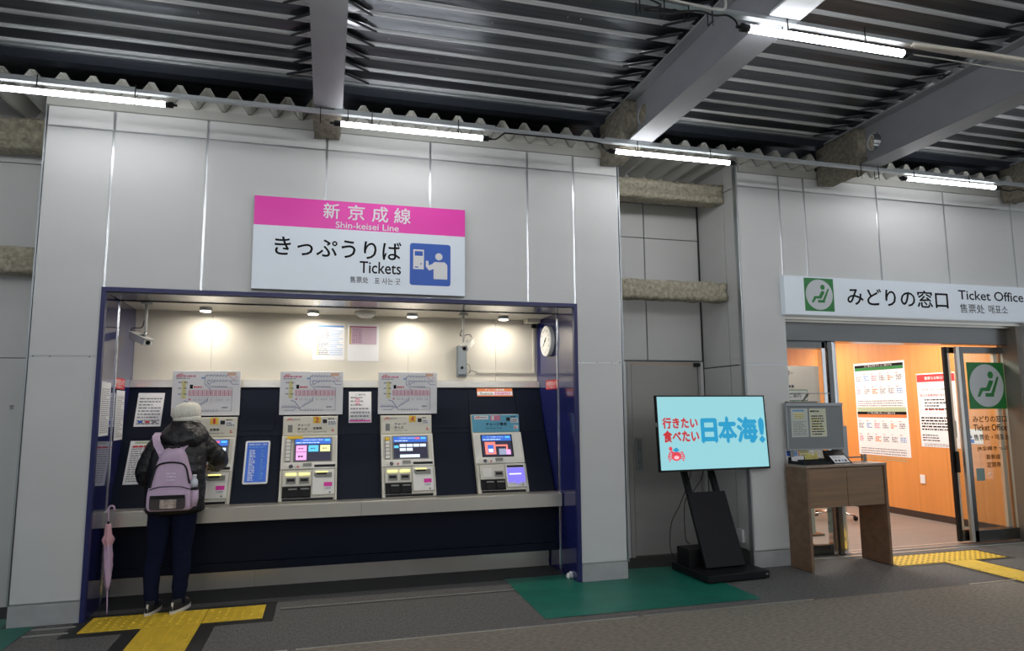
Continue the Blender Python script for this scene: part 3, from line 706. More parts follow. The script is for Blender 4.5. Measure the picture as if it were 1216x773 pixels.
EM = {k: emit('screen '+k, c, s) for k, c, s in (('scrdark', (.02, .02, .05), .6), ('scrblue', (.03, .12, .50), .9), ('scrwhite', (.65, .78, .95), .9), ('scrcyan', (.10, .50, .85), .9),
      ('scrpink', (.85, .35, .70), .9), ('scryellow', (.85, .78, .35), .9), ('scrred', (.85, .12, .12), .9), ('scrcoral', (.90, .20, .16), .9), ('scrgrey', (.25, .28, .40), .9),
      ('pad', (.16, .13, .85), 1.), ('padlight', (.6, .6, 1.), 1.2), ('tvbg', (.20, .43, .47), .95), ('tvred', (.34, .01, .015), 1.), ('tvblue', (.004, .20, .36), 1.), ('tvcrab', (.50, .03, .05), 1.), ('tvpink', (.9, .35, .38), 1.), ('tvdark', (.10, .05, .08), 1.))}
machine(-1.000, 1, 'ticket machine 1, partly hidden by the person in black', teiki='only')
machine(-.1365, 2, 'ticket machine 2, with pink, blue and yellow keys on its screen', orange=True)
machine(.727, 4, 'ticket machine 4, with white keys on a blue screen', teiki=False)
machine(1.592, 5, 'sky blue headed recharge machine with a purple lit card pad', blue=True)

# ---- fare map boards
def faremap(xc, label):
    t = empty('fare_map_board', (xc, 6.47, 1.455), label=label, cat='map', group='fare maps above the ticket machines')
    y = 6.455; F_ = FR(y, xc, 1.455); w, h = .278, .393
    bd = MB(F_).box(-w, w, 0, h, -.018, 0).build('board', M['paper'], t, bevel=.002)
    MB(F_).box(-.2, .2, .05, h-.25, -.04, -.018).build('bracket', M['black'], t)
    bl = MB(F_); rd = MB(F_); gy = MB(F_)
    def P(u, v): return (-w+u*2*w, h*(1-v))
    def st(mb, pts, wd=.004): strokes(mb, [P(*p) for p in pts], wd, .0004, .0014)
    st(bl, [(.49, .10), (.47, .12), (.47, .30), (.55, .40), (.56, .52)]); st(bl, [(.49, .10), (.80, .11)])
    st(bl, [(.50, .22), (.84, .22), (.96, .22)]); st(bl, [(.50, .24), (.56, .36), (.80, .36)]); st(bl, [(.84, .22), (.88, .30), (.97, .30)])
    st(bl, [(.50, .30), (.62, .24)]); st(gy, [(.56, .36), (.88, .38), (.88, .90), (.34, .90)], .003)
    st(bl, [(.18, .67), (.24, .70), (.34, .90)], .006); st(bl, [(.04, .82), (.26, .82), (.30, .86)], .005); st(bl, [(.08, .90), (.22, .90), (.26, .84)], .004)
    st(bl, [(.32, .84), (.52, .68), (.52, .60)], .004); st(bl, [(.34, .90), (.70, .90)], .004)
    for i in range(7):
        st(bl, [(.49+i*.048, .13), (.515+i*.048, .07)], .003); st(bl, [(.52+i*.042, .24), (.535+i*.042, .19)], .003); st(bl, [(.58+i*.033, .37), (.595+i*.033, .33)], .0025)
        st(bl, [(.40+i*.042, .92), (.415+i*.042, .86)], .003); st(bl, [(.05+i*.03, .84), (.06+i*.03, .78)], .003); st(bl, [(.36+i*.024, .82-i*.022), (.37+i*.024, .76-i*.022)], .003)
    st(rd, [(.24, .43), (.88, .43)], .003); st(rd, [(.24, .555), (.88, .555)], .003)
    for i in range(30):
        x = .25+i*.0215
        st(rd, [(x, .45), (x, .545)], .0045 if i % 3 else .009)
        if i % 2: st(gy, [(x, .58), (x, .61)], .002)
    for a, b in ((.31, .36), (.38, .44), (.46, .49), (.56, .60), (.64, .75), (.79, .85)): st(gy, [(a, .64), (b, .64)], .0018); st(gy, [(a, .66), (b, .66)], .0018)
    st(rd, [(.82, .10), (.90, .20), (.95, .12)], .004)
    rd.box(*[P(.245, 0)[0], P(.275, 0)[0]], P(0, .66)[1], P(0, .62)[1], .0004, .0014)
    for k in range(6):
        for u in (.09, .17): lines(F_, P(u, 0)[0], P(u+.05, 0)[0], P(0, .60-k*.065)[1], P(0, .565-k*.065)[1], 1, M['greyink'], bd, .8, word=.01, seed=k) if k % 2 else None
    MB(F_).box(*[P(.14, 0)[0], P(.20, 0)[0]], P(0, .62)[1], P(0, .22)[1], 0, .0003).build('yellow_table', M['yellowprint'], bd)
    MB(F_).box(P(.80, 0)[0], P(.93, 0)[0], P(0, .10)[1], P(0, .03)[1], 0, .0003).build('orange_patch', mat('peach print', (.70, .45, .32), .5), bd)
    MB(F_).box(P(.255, 0)[0], P(.30, 0)[0], P(0, .40)[1], P(0, .31)[1], 0, .001).build('black_icon', M['ink'], bd)
    lines(F_, P(.31, 0)[0], P(.44, 0)[0], P(0, .38)[1], P(0, .33)[1], 1, M['redprint'], bd, .7, word=.012)
    lines(F_, P(.05, 0)[0], P(.36, 0)[0], P(0, .14)[1], P(0, .09)[1], 1, M['pinkprint'], bd, .8, word=.02)
    lines(F_, P(.05, 0)[0], P(.26, 0)[0], P(0, .18)[1], P(0, .15)[1], 1, M['greyink'], bd, .6, word=.02)
    lines(F_, P(.74, 0)[0], P(.83, 0)[0], P(0, .84)[1], P(0, .80)[1], 1, M['greyink'], bd, .8, word=.01)
    lines(F_, P(.42, 0)[0], P(.47, 0)[0], P(0, .18)[1], P(0, .14)[1], 1, M['blueprint'], bd, .9, word=.01)
    z = MB(F_); strokes(z, [P(.07, .12), P(.09, .07), P(.11, .10), P(.13, .06), P(.15, .10)], .005, .0004, .0014); z.build('logo', M['redprint'], bd)
    bl.build('route_lines', mat('muted blue print', (.16, .19, .36), .5), bd); rd.build('fare_table', M['pinkprint'], bd); gy.build('thin_lines', M['greyink'], bd)
    return t
faremap(-1.028, 'white fare map board above ticket machine 1, behind the cream hat')
faremap(-.136, 'white fare map board over the machine with pink and yellow screen keys')
faremap(.743, 'white fare map board nearest the sky blue headed machine')

# ---- notices in the recess
def notice(name, mx, x0, x1, y0, y1, label, cat='notice', m='paper', group=None, n=12, seed=1, h=.002, body='greyink', lam=False):
    o = MB(mx).box(x0, x1, y0, y1, .0, h).build(name, M[m]); tag(o, label, cat, group)
    if n: lines(mx, x0+(x1-x0)*.08, x1-(x1-x0)*.08, y0+(y1-y0)*.06, y1-(y1-y0)*.10, n, M[body], o, .42, h+.0008, seed=seed, word=(x1-x0)*.10)
    return o
up_ = sec(0, P1, P0, .002); lo_ = sec(0, P2, P1, .002)
def vz(z, a, b): return (z-a[1])/(b[1]-a[1])*slen(a, b)
o = notice('notice', up_, -1.595, -1.385, vz(1.365, P1, P0), vz(1.655, P1, P0), 'white notice with card logos on the navy wall, upper of two left of machine 1', n=9, seed=2)
for i, m_ in enumerate(('blue', 'redprint', 'greyink')):
    flat('card_logo', up_, -1.565+i*.055, -1.530+i*.055, vz(1.395, P1, P0), vz(1.412, P1, P0), M[m_], o, .002, .0035)
o = notice('notice', lo_, -1.595, -1.375, vz(.90, P2, P1), vz(1.245, P2, P1), 'white instruction sheet with yellow heading behind the person, lower of two left of machine 1', n=16, seed=5)
flat('heading_band', lo_, -1.56, -1.41, vz(1.222, P2, P1), vz(1.238, P2, P1), M['greenprint'], o, .002, .0032)
lines(lo_, -1.57, -1.40, vz(1.19, P2, P1), vz(1.21, P2, P1), 1, M['redprint'], o, .8, .0035, word=.03)
o = notice('notice', up_, .200, .408, vz(1.375, P1, P0), vz(1.665, P1, P0), 'laminated notice with red stripe below, between the maps over machines 2 and 4', m='paper2', n=7, seed=7)
flat('red_stripe', up_, .206, .402, vz(1.385, P1, P0), vz(1.398, P1, P0), M['pink'], o, .002, .0032)
for i in range(3): flat('pink_bar', up_, .26, .30, vz(1.545+i*.022, P1, P0), vz(1.557+i*.022, P1, P0), M['pinkprint'], o, .002, .0034)
text('ご案内', up_, .255, .352, vz(1.628, P1, P0), vz(1.645, P1, P0), M['ink'], o, h=.0035)
# blue info frame
bs = empty('blue_information_panel', (-.58, 6.25, .86), label='small white framed blue timetable panel between machines 1 and 2', cat='sign')
q0, q1 = vz(.868, P2, P1), vz(1.222, P2, P1)
MB(lo_).rrect(-.678, -.474, q0, q1, .015, 0, .014).build('white_frame', M['white'], bs)
fc = MB(lo_).box(-.662, -.490, q0+.016, q1-.016, .014, .016).build('blue_face', emit('lit blue face', (.02, .10, .45), .55), bs)
text('路線図 運賃のご案内', lo_, -.65, -.50, q1-.045, q1-.028, M['paper'], fc, h=.0175)
lines(lo_, -.65, -.50, q1-.065, q1-.053, 1, M['blueprint'], fc, .6, .0175, word=.02)
lines(lo_, -.640, -.590, q0+.03, q1-.08, 26, M['paper'], fc, .5, .0175, seed=3, word=.022)
lines(lo_, -.545, -.515, q0+.03, q1-.08, 26, M['blueprint'], fc, .5, .0175, seed=4, word=.02)
# orange charge sign
os_ = empty('charge_machine_sign', (1.625, 6.56, 1.62), label='small orange and white charge sign on the navy wall above the blue headed machine', cat='sign')
z0_, z1_ = vz(1.622, P1, P0), vz(1.706, P1, P0)
f0 = sec(0, P1, P0, .004)
bd = MB(f0).rrect(1.442, 1.808, z0_-.006, z1_-.006, .004, -.003, .003).build('plate', M['orangeprint'], os_)
flat('white_band', f0, 1.444, 1.806, z0_+.006, z0_+.045, M['white'], bd, .003, .0036)
text('チャージ専用機', f0, 1.525, 1.725, z0_+.052, z0_+.074, M['white'], bd, h=.0042, bold=.02)
text('Suica', f0, 1.47, 1.60, z0_+.012, z0_+.038, M['greyink'], bd, h=.0046, bold=.02)
text('PASMO', f0, 1.625, 1.785, z0_+.012, z0_+.038, M['pink'], bd, h=.0046, bold=.02)
# papers on the upper cream wall
FB = FR(YB)
o = notice('timetable_sheet', FB, -.145, .150, 1.970, 2.325, 'laminated timetable with blue heading on the cream back wall', m='paper2', n=0)
flat('heading_band', FB, -.105, .140, 2.288, 2.304, M['blueprint'], o, .002, .003)
for i in range(14): lines(FB, -.09, .005, 2.02+i*.018, 2.036+i*.018, 1, M['greyink'], o, .6, .003, seed=i, word=.013)
lines(FB, .01, .135, 2.02, 2.27, 13, M['blueprint'], o, .25, .003, seed=2, word=.12)
flat('yellow_column', FB, -.105, -.092, 2.02, 2.285, M['yellowprint'], o, .002, .003)
o = notice('timetable_sheet', FB, .180, .478, 1.962, 2.325, 'laminated timetable with dark red heading on the cream back wall', m='paper2', n=0)
flat('heading_band', FB, .195, .455, 2.292, 2.303, mat('maroon print', (.30, .02, .10), .5), o, .002, .003)
flat('pink_table', FB, .21, .455, 2.125, 2.290, mat('pale pink print', (.50, .38, .46), .5), o, .002, .0026)
flat('yellow_column', FB, .195, .209, 2.125, 2.290, mat('mustard print', (.48, .36, .10), .5), o, .002, .003)
for i in range(5): lines(FB, .225+i*.019, .233+i*.019, 2.14, 2.285, 11, mat('plum print', (.20, .05, .16), .5) if i == 0 else bpy.data.materials['plum print'], o, .65, .003, seed=i, word=.01)
# sheets and stickers on the jambs
JL = frame((-1.6437, 0, 0), (-.035, .966, 0), (0, 0, 1)); JR = frame((2.1315, 0, 0), (.035, -.966, 0), (0, 0, 1))
def jl_x(y): return (y-0)/.9993-0 if False else y
JL = frame((-1.64-.035*(0-Y0-.03)/.966+.0005, 0, 0), (-.035, .966, 0), (0, 0, 1))
JRf = frame((2.135-.035*(0-Y0-.03)/.966-.0005, 0, 0), (.035, -.966, 0), (0, 0, 1))
notice('jamb_sheet', JL, 5.712, 5.972, 1.312, 1.722, 'tall white sheet taped to the left blue jamb, outer of two', n=22, seed=11)
notice('jamb_sheet', JL, 6.160, 6.425, 1.262, 1.670, 'tall white sheet taped to the left blue jamb, inner of two', n=22, seed=12)
for fr_, a, b, z, lab in ((JL, 6.08, 6.40, 1.68, 'red sticker with white lettering on the left blue jamb above the inner sheet'), (JRf, -6.40, -6.065, 1.68, 'red sticker with white lettering on the right blue jamb below the clock')):
    o = MB(fr_).box(a, b, z, z+.09, 0, .002).build('red_sticker', M['redprint']); tag(o, lab, 'sticker')
    text('防犯カメラ', fr_, a+.07, b-.03, z+.034, z+.078, M['white'], o, h=.003, bold=.02)
    text('作動中', fr_, a+.07, b-.09, z+.010, z+.028, M['white'], o, h=.003)
    text('!', fr_, a+.03, a+.045, z+.02, z+.075, M['white'], o, h=.003, bold=.03)
# clock on the right jamb
ck = empty('wall_clock', (2.11, 6.28, 2.155), label='round white wall clock on the right blue jamb', cat='clock')
CF = frame((2.135-.035*(6.28-Y0)/.966-.001, 6.28, 2.155), (.035, -.966, 0), (0, 0, 1))
MB(CF).disc(0, 0, .152, 0, .045, 40).build('case', M['clockface'], ck, bevel=.006)
fc = MB(CF).disc(0, 0, .138, .045, .047, 40).build('dial', mat('dial', (.82, .82, .78), .3), ck)
for i in range(12):
    a = PI/2-i*PI/6
    s_ = str(12 if i == 0 else i); x_, y_ = .108*math.cos(a), .108*math.sin(a); w_ = .008*len(s_)
    text(s_, CF, x_-w_, x_+w_, y_-.012, y_+.012, M['ink'], fc, name='numeral', h=.0478)
hd = MB(CF); strokes(hd, [(0, 0), (-.055, -.045)], .007, .048, .050); strokes(hd, [(0, 0), (.03, .028)], .009, .050, .052); hd.disc(0, 0, .009, .048, .053, 12); hd.build('hands', M['ink'], ck)
# downlights, detector, CCTV, conduit, wall unit
for i, (x, lab) in enumerate(((-1.06, 'round ceiling downlight in the recess, leftmost, above ticket machine 1'), (-.142, 'round ceiling downlight in the recess above the blue headed timetable'),
                              (.771, 'round ceiling downlight in the recess above ticket machine 4'), (1.678, 'round ceiling downlight in the recess, rightmost, nearest the clock'))):
    d = empty('downlight', (x, 6.42, 2.408), label=lab, cat='light', group='downlights in the recess ceiling')
    MB(frame((x, 6.42, 2.408), (1, 0, 0), (0, -1, 0))).disc(0, 0, .052, 0, .030, 24).build('housing', M['boardframe'], d)
    MB(frame((x, 6.42, 2.378), (1, 0, 0), (0, -1, 0))).disc(0, 0, .044, 0, .006, 24).build('lens', emit('lamp lens', (1, .93, .8), 12.), d) if i == 0 else None
    if i: MB(frame((x, 6.42, 2.378), (1, 0, 0), (0, -1, 0))).disc(0, 0, .044, 0, .006, 24).build('lens', bpy.data.materials['lamp lens'], d)
    ld = bpy.data.lights.new('downlight_lamp', 'AREA'); ld.energy = DOWN; ld.shape = 'DISK'; ld.size = .08; ld.color = (1, .93, .82)
    lo = bpy.data.objects.new('lamp', ld); COL.objects.link(lo); lo.location = (0, 0, -.042); lo.parent = d
dt = empty('ceiling_detector', (.33, 6.40, 2.408), label='round white dome detector on the recess ceiling', cat='detector')
MB(frame((.33, 6.36, 2.408), (1, 0, 0), (0, -1, 0))).disc(0, 0, .10, 0, .020, 32).build('base', M['cream'], dt)
MB().rings([(.33, 6.36, 2.388, .088, .088), (.33, 6.36, 2.37, .080, .080), (.33, 6.36, 2.352, .055, .055), (.33, 6.36, 2.348, .02, .02)][::-1], 28).build('dome', M['machinelight'], dt)
def cctv(px, py, pz, a, b, label):
    t = empty('security_camera', (px, py, 2.40), label=label, cat='camera', group=None)
    MB(frame((px, py, 2.40), (1, 0, 0), (0, -1, 0))).disc(0, 0, .045, 0, .012, 20).build('mount_plate', M['boardframe'], t)
    MB().tube([(px, py, 2.39), (px, py, pz+.06)], .012, 10).build('pole', M['machinelight'], t)
    MB().tube([(px, py, pz+.06), (px, py, pz+.03), ((a[0]+b[0])/2, (a[1]+b[1])/2, (a[2]+b[2])/2+.03)], .011, 8).build('bracket', M['boardframe'], t)
    A, B = Vector(a), Vector(b); d = (B-A).normalized(); L = (B-A).length
    side = d.cross(Vector((0, 0, 1))).normalized(); upv = side.cross(d)
    fr_ = frame(A, side, upv)   # local z = side x up
    zz = side.cross(upv); s_ = 1 if zz.dot(d) > 0 else -1
    bd = MB(fr_).box(-.032, .032, -.028, .028, 0, s_*L).build('body', M['machinelight'], t, bevel=.004)
    MB(fr_).box(-.036, .036, .028, .034, -s_*.01, s_*(L+.025)).build('sun_hood', M['machinelight'], bd)
    MB(fr_).disc(0, 0, .018, s_*L if s_ > 0 else s_*(L+.006), s_*(L+.006) if s_ > 0 else s_*L, 16).build('lens', M['black'], bd)
    cable('camera_cable', [A+Vector((0, 0, .0)), A+Vector((-.01, 0, .06)), Vector((px-.03, py, pz+.10)), Vector((px-.012, py, pz+.16))], .004, None, parent=t)
    return t
cctv(-1.475, 6.17, 2.09, (-1.60, 6.30, 2.135), (-1.44, 6.12, 2.06), 'white security camera hanging in the left end of the recess, pointing right')
cctv(1.245, 6.28, 2.09, (1.345, 6.40, 2.155), (1.235, 6.18, 2.06), 'white security camera hanging in front of the grey wall unit')
wu = empty('wall_speaker', (1.295, YB, 1.81), label='tall narrow grey wall unit mounted behind the hanging camera', cat='speaker')
MB(FB).rrect(1.246, 1.346, 1.812, 2.128, .012, 0, .04).build('case', M['board'], wu, bevel=.004)
MB(FB).rrect(1.256, 1.336, 1.835, 2.118, .010, .04, .052).build('front_plate', mat('blue grey plastic', (.27, .31, .34), .4), wu, bevel=.006)
MB(FB).disc(1.296, 1.905, .015, .052, .058, 16).build('key_hole', M['black'], wu)
rw = MB(FB).box(1.455, 2.070, 1.855, 1.873, 0, .015).box(2.052, 2.070, 1.873, 2.34, 0, .015).build('cable_raceway', M['cream']); tag(rw, 'cream cable raceway making an L on the back wall under the clock side', 'conduit')
cable('loose_wire', [(1.35, 6.65, 1.95), (1.38, 6.645, 1.93), (1.385, 6.64, 1.88), (1.37, 6.64, 1.85), (1.40, 6.64, 1.88), (1.43, 6.64, 1.868), (1.456, 6.652, 1.865)], .0025, 'thin black wire running from the grey wall unit to the raceway')
jb = empty('junction_box', (2.02, 6.58, 2.408), label='small white box on the recess ceiling in the right rear corner', cat='box')
bx('case', M['cream'], jb, 1.95, 2.09, 6.50, 6.65, 2.365, 2.407, bevel=.004); bx('black_plug', M['black'], jb, 2.04, 2.08, 6.60, 6.65, 2.325, 2.365)

# ================================================================== SIGNS
sg = empty('ticket_sign', (.26, 5.62, 2.46), label='large magenta topped ticket sign on the wall above the machines', cat='sign')
bx('sign_box', M['boardframe'], sg, -.604, 1.124, 5.605, 5.662, 2.458, 3.222)
FS = FR(5.604)
fc = flat('white_face', FS, -.602, 1.122, 2.460, 2.981, M['signwhite'], sg, 0, .003)
fp = flat('magenta_face', FS, -.602, 1.122, 2.981, 3.220, mat('magenta sign face', (.70, .03, .36), .35, emis=(.7, .03, .36), es=.10), sg, 0, .003)
text('新', FS, -.066, .062, 3.068, 3.196, M['white'], fp, h=.005, bold=.012); text('京', FS, .130, .265, 3.068, 3.196, M['white'], fp, h=.005, bold=.012)
text('成', FS, .328, .460, 3.062, 3.196, M['white'], fp, h=.005, bold=.012); text('線', FS, .512, .650, 3.062, 3.196, M['white'], fp, h=.005, bold=.012)
text('Shin-keisei Line', FS, .034, .550, 2.992, 3.046, M['white'], fp, h=.005, bold=.01)
text('きっぷうりば', FS, -.436, .573, 2.742, 2.895, M['ink'], fc, h=.005, bold=.012)
text('Tickets', FS, .235, .573, 2.622, 2.720, M['ink'], fc, h=.005, bold=.010)
text('售票处', FS, .158, .307, 2.536, 2.590, M['ink'], fc, h=.005); text('표 사는 곳', FS, .357, .570, 2.532, 2.588, M['ink'], fc, h=.005)
ic = MB(FS).rrect(.648, .996, 2.538, 2.900, .022, .003, .005).build('blue_pictogram', M['blue'], fc)
def IU(u): return .648+u*.348
def IV(v): return 2.900-v*.362
g = MB(FS); g.box(IU(.08), IU(.34), IV(.62), IV(.15), .005, .007)
g.disc(IU(.71), IV(.30), .031, .005, .007, 24)
g.prism([(IU(.55), IV(.48)), (IU(.60), IV(.43)), (IU(.86), IV(.43)), (IU(.92), IV(.50)), (IU(.92), IV(.84)), (IU(.58), IV(.84)), (IU(.58), IV(.60)), (IU(.47), IV(.64)), (IU(.39), IV(.55)), (IU(.39), IV(.41)), (IU(.45), IV(.41)), (IU(.46), IV(.52))][::-1], .005, .007)
g.build('white_figure', M['white'], ic)
g = MB(FS); g.box(IU(.115), IU(.31), IV(.30), IV(.19), .007, .008); g.box(IU(.12), IU(.20), IV(.585), IV(.56), .007, .008); g.disc(IU(.27), IV(.49), .006, .007, .008, 12); g.build('blue_details', M['blue'], ic)

og = empty('ticket_office_sign', (6, 5.62, 2.4), label='long pale ticket office sign with green seat pictogram over the glass entrance', cat='sign')
bx('sign_box', M['signwhite'], og, 4.338, 7.70, 5.60, 5.662, 2.402, 2.79)
FO = FR(5.599)
fc = flat('white_face', FO, 4.340, 7.698, 2.412, 2.788, M['signwhite'], og, 0, .003)
def seat(mx, x0, x1, y0, y1, parent, h=.003):
    w, t_ = x1-x0, y1-y0
    g_ = flat('green_square', mx, x0, x1, y0, y1, M['signgreen'], parent, h, h+.002)
    MB(mx).disc((x0+x1)/2, (y0+y1)/2, w*.46, h+.002, h+.003, 40, t_*.46).build('pale_disc', M['disc'], g_)
    s_ = MB(mx)
    def P(u, v): return (x0+u*w, y1-v*t_)
    s_.disc(*P(.62, .27), w*.075, h+.003, h+.0045, 20)
    z = (h+.003, h+.0045)
    s_.prism([P(.58, .38), P(.68, .40), P(.66, .46), P(.56, .62), P(.38, .62), P(.29, .74), P(.22, .74), P(.32, .55), P(.48, .54)][::1], *z)
    s_.prism([P(.80, .30), P(.84, .32), P(.68, .68), P(.67, .74), P(.44, .74), P(.44, .66), P(.60, .66)], *z)
    s_.build('seat_figure', M['signgreen'], g_)
seat(FO, 4.568, 4.916, 2.440, 2.775, fc)
text('みどりの窓口', FO, 5.08, 6.37, 2.520, 2.700, M['ink'], fc, h=.005, bold=.014)
text('Ticket Office', FO, 6.52, 7.43, 2.625, 2.726, M['ink'], fc, h=.005, bold=.010)
text('售票处', FO, 6.525, 6.86, 2.480, 2.578, M['ink'], fc, h=.005); text('매표소', FO, 6.92, 7.19, 2.482, 2.578, M['ink'], fc, h=.005)

# ================================================================== TACTILE PAVING
def tact_tile(root, x0, x1, y0, y1, bars=False, name='tile', dn=6):
    t = bx(name, M['yellow'], root, x0+.002, x1-.002, y0+.002, y1-.002, .0, .006, bevel=.0015)
    mb = MB()
    if bars:
        n = max(3, int((x1-x0)/.075)); L = y1-y0
        for i in range(n):
            x = x0+(i+.5)*(x1-x0)/n; mb.add([(x-.014, y0+.02, .006), (x+.014, y0+.02, .006), (x+.014, y1-.02, .006), (x-.014, y1-.02, .006), (x-.009, y0+.025, .011), (x+.009, y0+.025, .011), (x+.009, y1-.025, .011), (x-.009, y1-.025, .011)],
                                        [(4, 5, 6, 7), (0, 1, 5, 4), (1, 2, 6, 5), (2, 3, 7, 6), (3, 0, 4, 7)])
        mb.build('guide_bar', M['yellow'], t)
    else:
        nx = max(3, round((x1-x0)/.06)); ny = max(3, round((y1-y0)/.06))
        for i in range(nx):
            for j in range(ny):
                x = x0+(i+.5)*(x1-x0)/nx; y = y0+(j+.5)*(y1-y0)/ny
                r, r2_ = .014, .009; n = 8
                vs = [(x+r*math.cos(2*PI*k/n), y+r*math.sin(2*PI*k/n), .006) for k in range(n)]+[(x+r2_*math.cos(2*PI*k/n), y+r2_*math.sin(2*PI*k/n), .011) for k in range(n)]
                mb.add(vs, [(k, (k+1) % n, n+(k+1) % n, n+k) for k in range(n)]+[tuple(range(n, 2*n))])
        mb.build('warning_dots', M['yellow' if x0 < 3 else 'yellowdk'], t)
tp = empty('tactile_paving', (-1, 5.5, 0), label='yellow T shaped tactile paving on black sheet under the standing person', cat='tactile paving')
MB().box(-1.69, -.335, 5.30, 5.815, -.0004, .0008).box(-1.30, -.72, 3.0, 5.30, -.0004, .0008).build('black_border', M['blackmatting'], tp)
for a, b in ((-1.60, -1.20), (-1.20, -.82), (-.82, -.41)): tact_tile(tp, a, b, 5.385, 5.735)
for a, b in ((5.0, 5.385), (4.62, 5.0), (4.24, 4.62), (3.86, 4.24)): tact_tile(tp, -1.20, -.82, a, b, True)
tq = empty('tactile_paving', (5.9, 5.5, 0), label='yellow dotted tactile strip with bar path at the ticket office entrance', cat='tactile paving')
MB().box(5.17, 6.58, 5.28, 5.72, -.0004, .0008).box(5.70, 6.16, 3.6, 5.28, -.0004, .0008).build('black_border', M['blackmatting'], tq)
for i in range(4): tact_tile(tq, 5.22+i*.325, 5.22+(i+1)*.325, 5.33, 5.67)
for i in range(5): tact_tile(tq, 5.76, 6.11, 5.33-(i+1)*.34, 5.33-i*.34, True)

# ================================================================== GREEN SHEETS, PAPER BALL
def sheet(polys, label, seed):
    mb = MB()
    for (x0, x1, y0, y1) in polys:
        nx, ny = max(2, int((x1-x0)/.06)), max(2, int((y1-y0)/.06)); vs = []
        for j in range(ny+1):
            for i in range(nx+1):
                x, y = x0+(x1-x0)*i/nx, y0+(y1-y0)*j/ny
                z = .003+.005*max(0, noise.noise((x*1.3+seed, y*5, 0)))+.006*max(0, 1-abs(((y-4.96+x*.03)/.012)))*(.5+.5*math.sin(x*2))
                ed = .006*noise.noise((x*9, y*9, seed)); vs.append((x+(ed if i in (0, nx) and len(polys) > 0 else 0), y+(ed if j == 0 else 0), z))
        mb.add(vs, [(j*(nx+1)+i, j*(nx+1)+i+1, (j+1)*(nx+1)+i+1, (j+1)*(nx+1)+i) for j in range(ny) for i in range(nx)], True)
    o = mb.build('floor_sheet', M['green']); tag(o, label, 'floor sheet'); return o
sheet([(1.545, 3.33, 4.775, 5.655), (1.55, 2.13, 5.655, 5.95), (2.63, 3.33, 5.655, 5.96)], 'green protective sheet on the floor before the right wall pillar and TV stand', 1)
sheet([(-3.6, -1.945, 4.75, 5.652), (-3.6, -2.15, 5.652, 5.9)], 'green protective sheet on the floor at the lower left corner', 4)
pb = MB(); rn = random.Random(2)
for (x, y, z, r) in ((2.10, 5.86, .022, .022), (2.135, 5.855, .026, .026), (2.118, 5.845, .042, .018), (2.098, 5.85, .014, .016)):
    bm = bmesh.new(); bmesh.ops.create_icosphere(bm, subdivisions=2, radius=r)
    vs = []
    for v in bm.verts:
        d = v.co*(1+.30*noise.noise(v.co*70+Vector((x*9, 0, 0)))); vs.append((x+d.x, y-.05+d.y, max(.001, z+d.z+.005)))
    pb.add(vs, [tuple(v.index for v in f.verts) for f in bm.faces]); bm.free()
tag(pb.build('crumpled_paper', M['white']), 'crumpled white paper on the floor at the foot of the right blue jamb', 'litter')

# ================================================================== TV ON STAND
ty, tt = .047, .062
tv = empty('display_screen', (3.482, 5.6, .95), label='large lit flat screen with Japanese lettering, on the black stand', cat='screen')
cxv = Vector((math.cos(ty), math.sin(ty), 0)); nb = Vector((-math.sin(ty), math.cos(ty), 0))
upv = Vector((0, 0, 1))*math.cos(tt)+nb*math.sin(tt)
TF = frame((3.482, 5.6, 1.261), cxv, upv)
W2, H2 = .592, .344
MB(TF).box(-W2+.012, W2-.012, -H2+.012, H2-.012, -.045, -.002).build('back_case', M['black'], tv)
MB(TF).box(-W2, W2, H2-.012, H2, -.03, .004).box(-W2, W2, -H2, -H2+.017, -.03, .004).box(-W2, -W2+.011, -H2, H2, -.03, .004).box(W2-.011, W2, -H2, H2, -.03, .004).build('frame', M['black'], tv)
sc = MB(TF).box(-W2+.011, W2-.011, -H2+.017, H2-.012, -.002, 0).build('screen', EM['tvbg'], tv)
text('行きたい', TF, -.535, -.170, .045, .140, EM['tvred'], sc, bold=.045); text('食べたい', TF, -.535, -.165, -.078, .024, EM['tvred'], sc, bold=.045)
text('日', TF, -.128, .030, -.085, .122, EM['tvblue'], sc, bold=.045); text('本', TF, .055, .245, -.09, .137, EM['tvblue'], sc, bold=.045)
text('海', TF, .262, .478, -.092, .132, EM['tvblue'], sc, bold=.045); text('!', TF, .512, .550, -.092, .120, EM['tvblue'], sc, bold=.045)
cb = MB(TF); cx_, cy_ = -.415, -.205
cb.disc(cx_, cy_, .048, .001, .003, 24, .042)
for s_ in (-1, 1):
    for i in range(4):
        a = -.55+i*.38
        strokes(cb, [(cx_+s_*.04*math.cos(a), cy_+.04*math.sin(a)), (cx_+s_*.075*math.cos(a), cy_+.055*math.sin(a)+.008), (cx_+s_*.085*math.cos(a), cy_+.055*math.sin(a)-.014)], .009, .001, .003)
strokes(cb, [(cx_-.03, cy_+.03), (cx_-.055, cy_+.055)], .012, .001, .003); cb.disc(cx_-.055, cy_+.068, .018, .001, .003, 16)
cb.build('crab_picture', EM['tvcrab'], sc)
c2 = MB(TF); c2.disc(cx_, cy_-.012, .026, .003, .004, 20, .016); c2.build('crab_belly', EM['tvpink'], sc)
c2 = MB(TF); c2.rrect(cx_-.03, cx_+.03, cy_+.045, cy_+.062, .006, .003, .004); c2.disc(cx_, cy_+.055, .020, .003, .0045, 16); c2.build('crab_cap', EM['tvblue'], sc)
c2 = MB(TF); c2.disc(cx_-.014, cy_+.018, .004, .003, .005, 10); c2.disc(cx_+.014, cy_+.018, .004, .003, .005, 10); c2.build('crab_eye', EM['tvdark'], sc)
for s_ in (-1, 1): MB(TF).box(s_*(W2), s_*(W2+.006), .06, .10, -.02, .0).build('side_clip', M['boardframe'], tv)
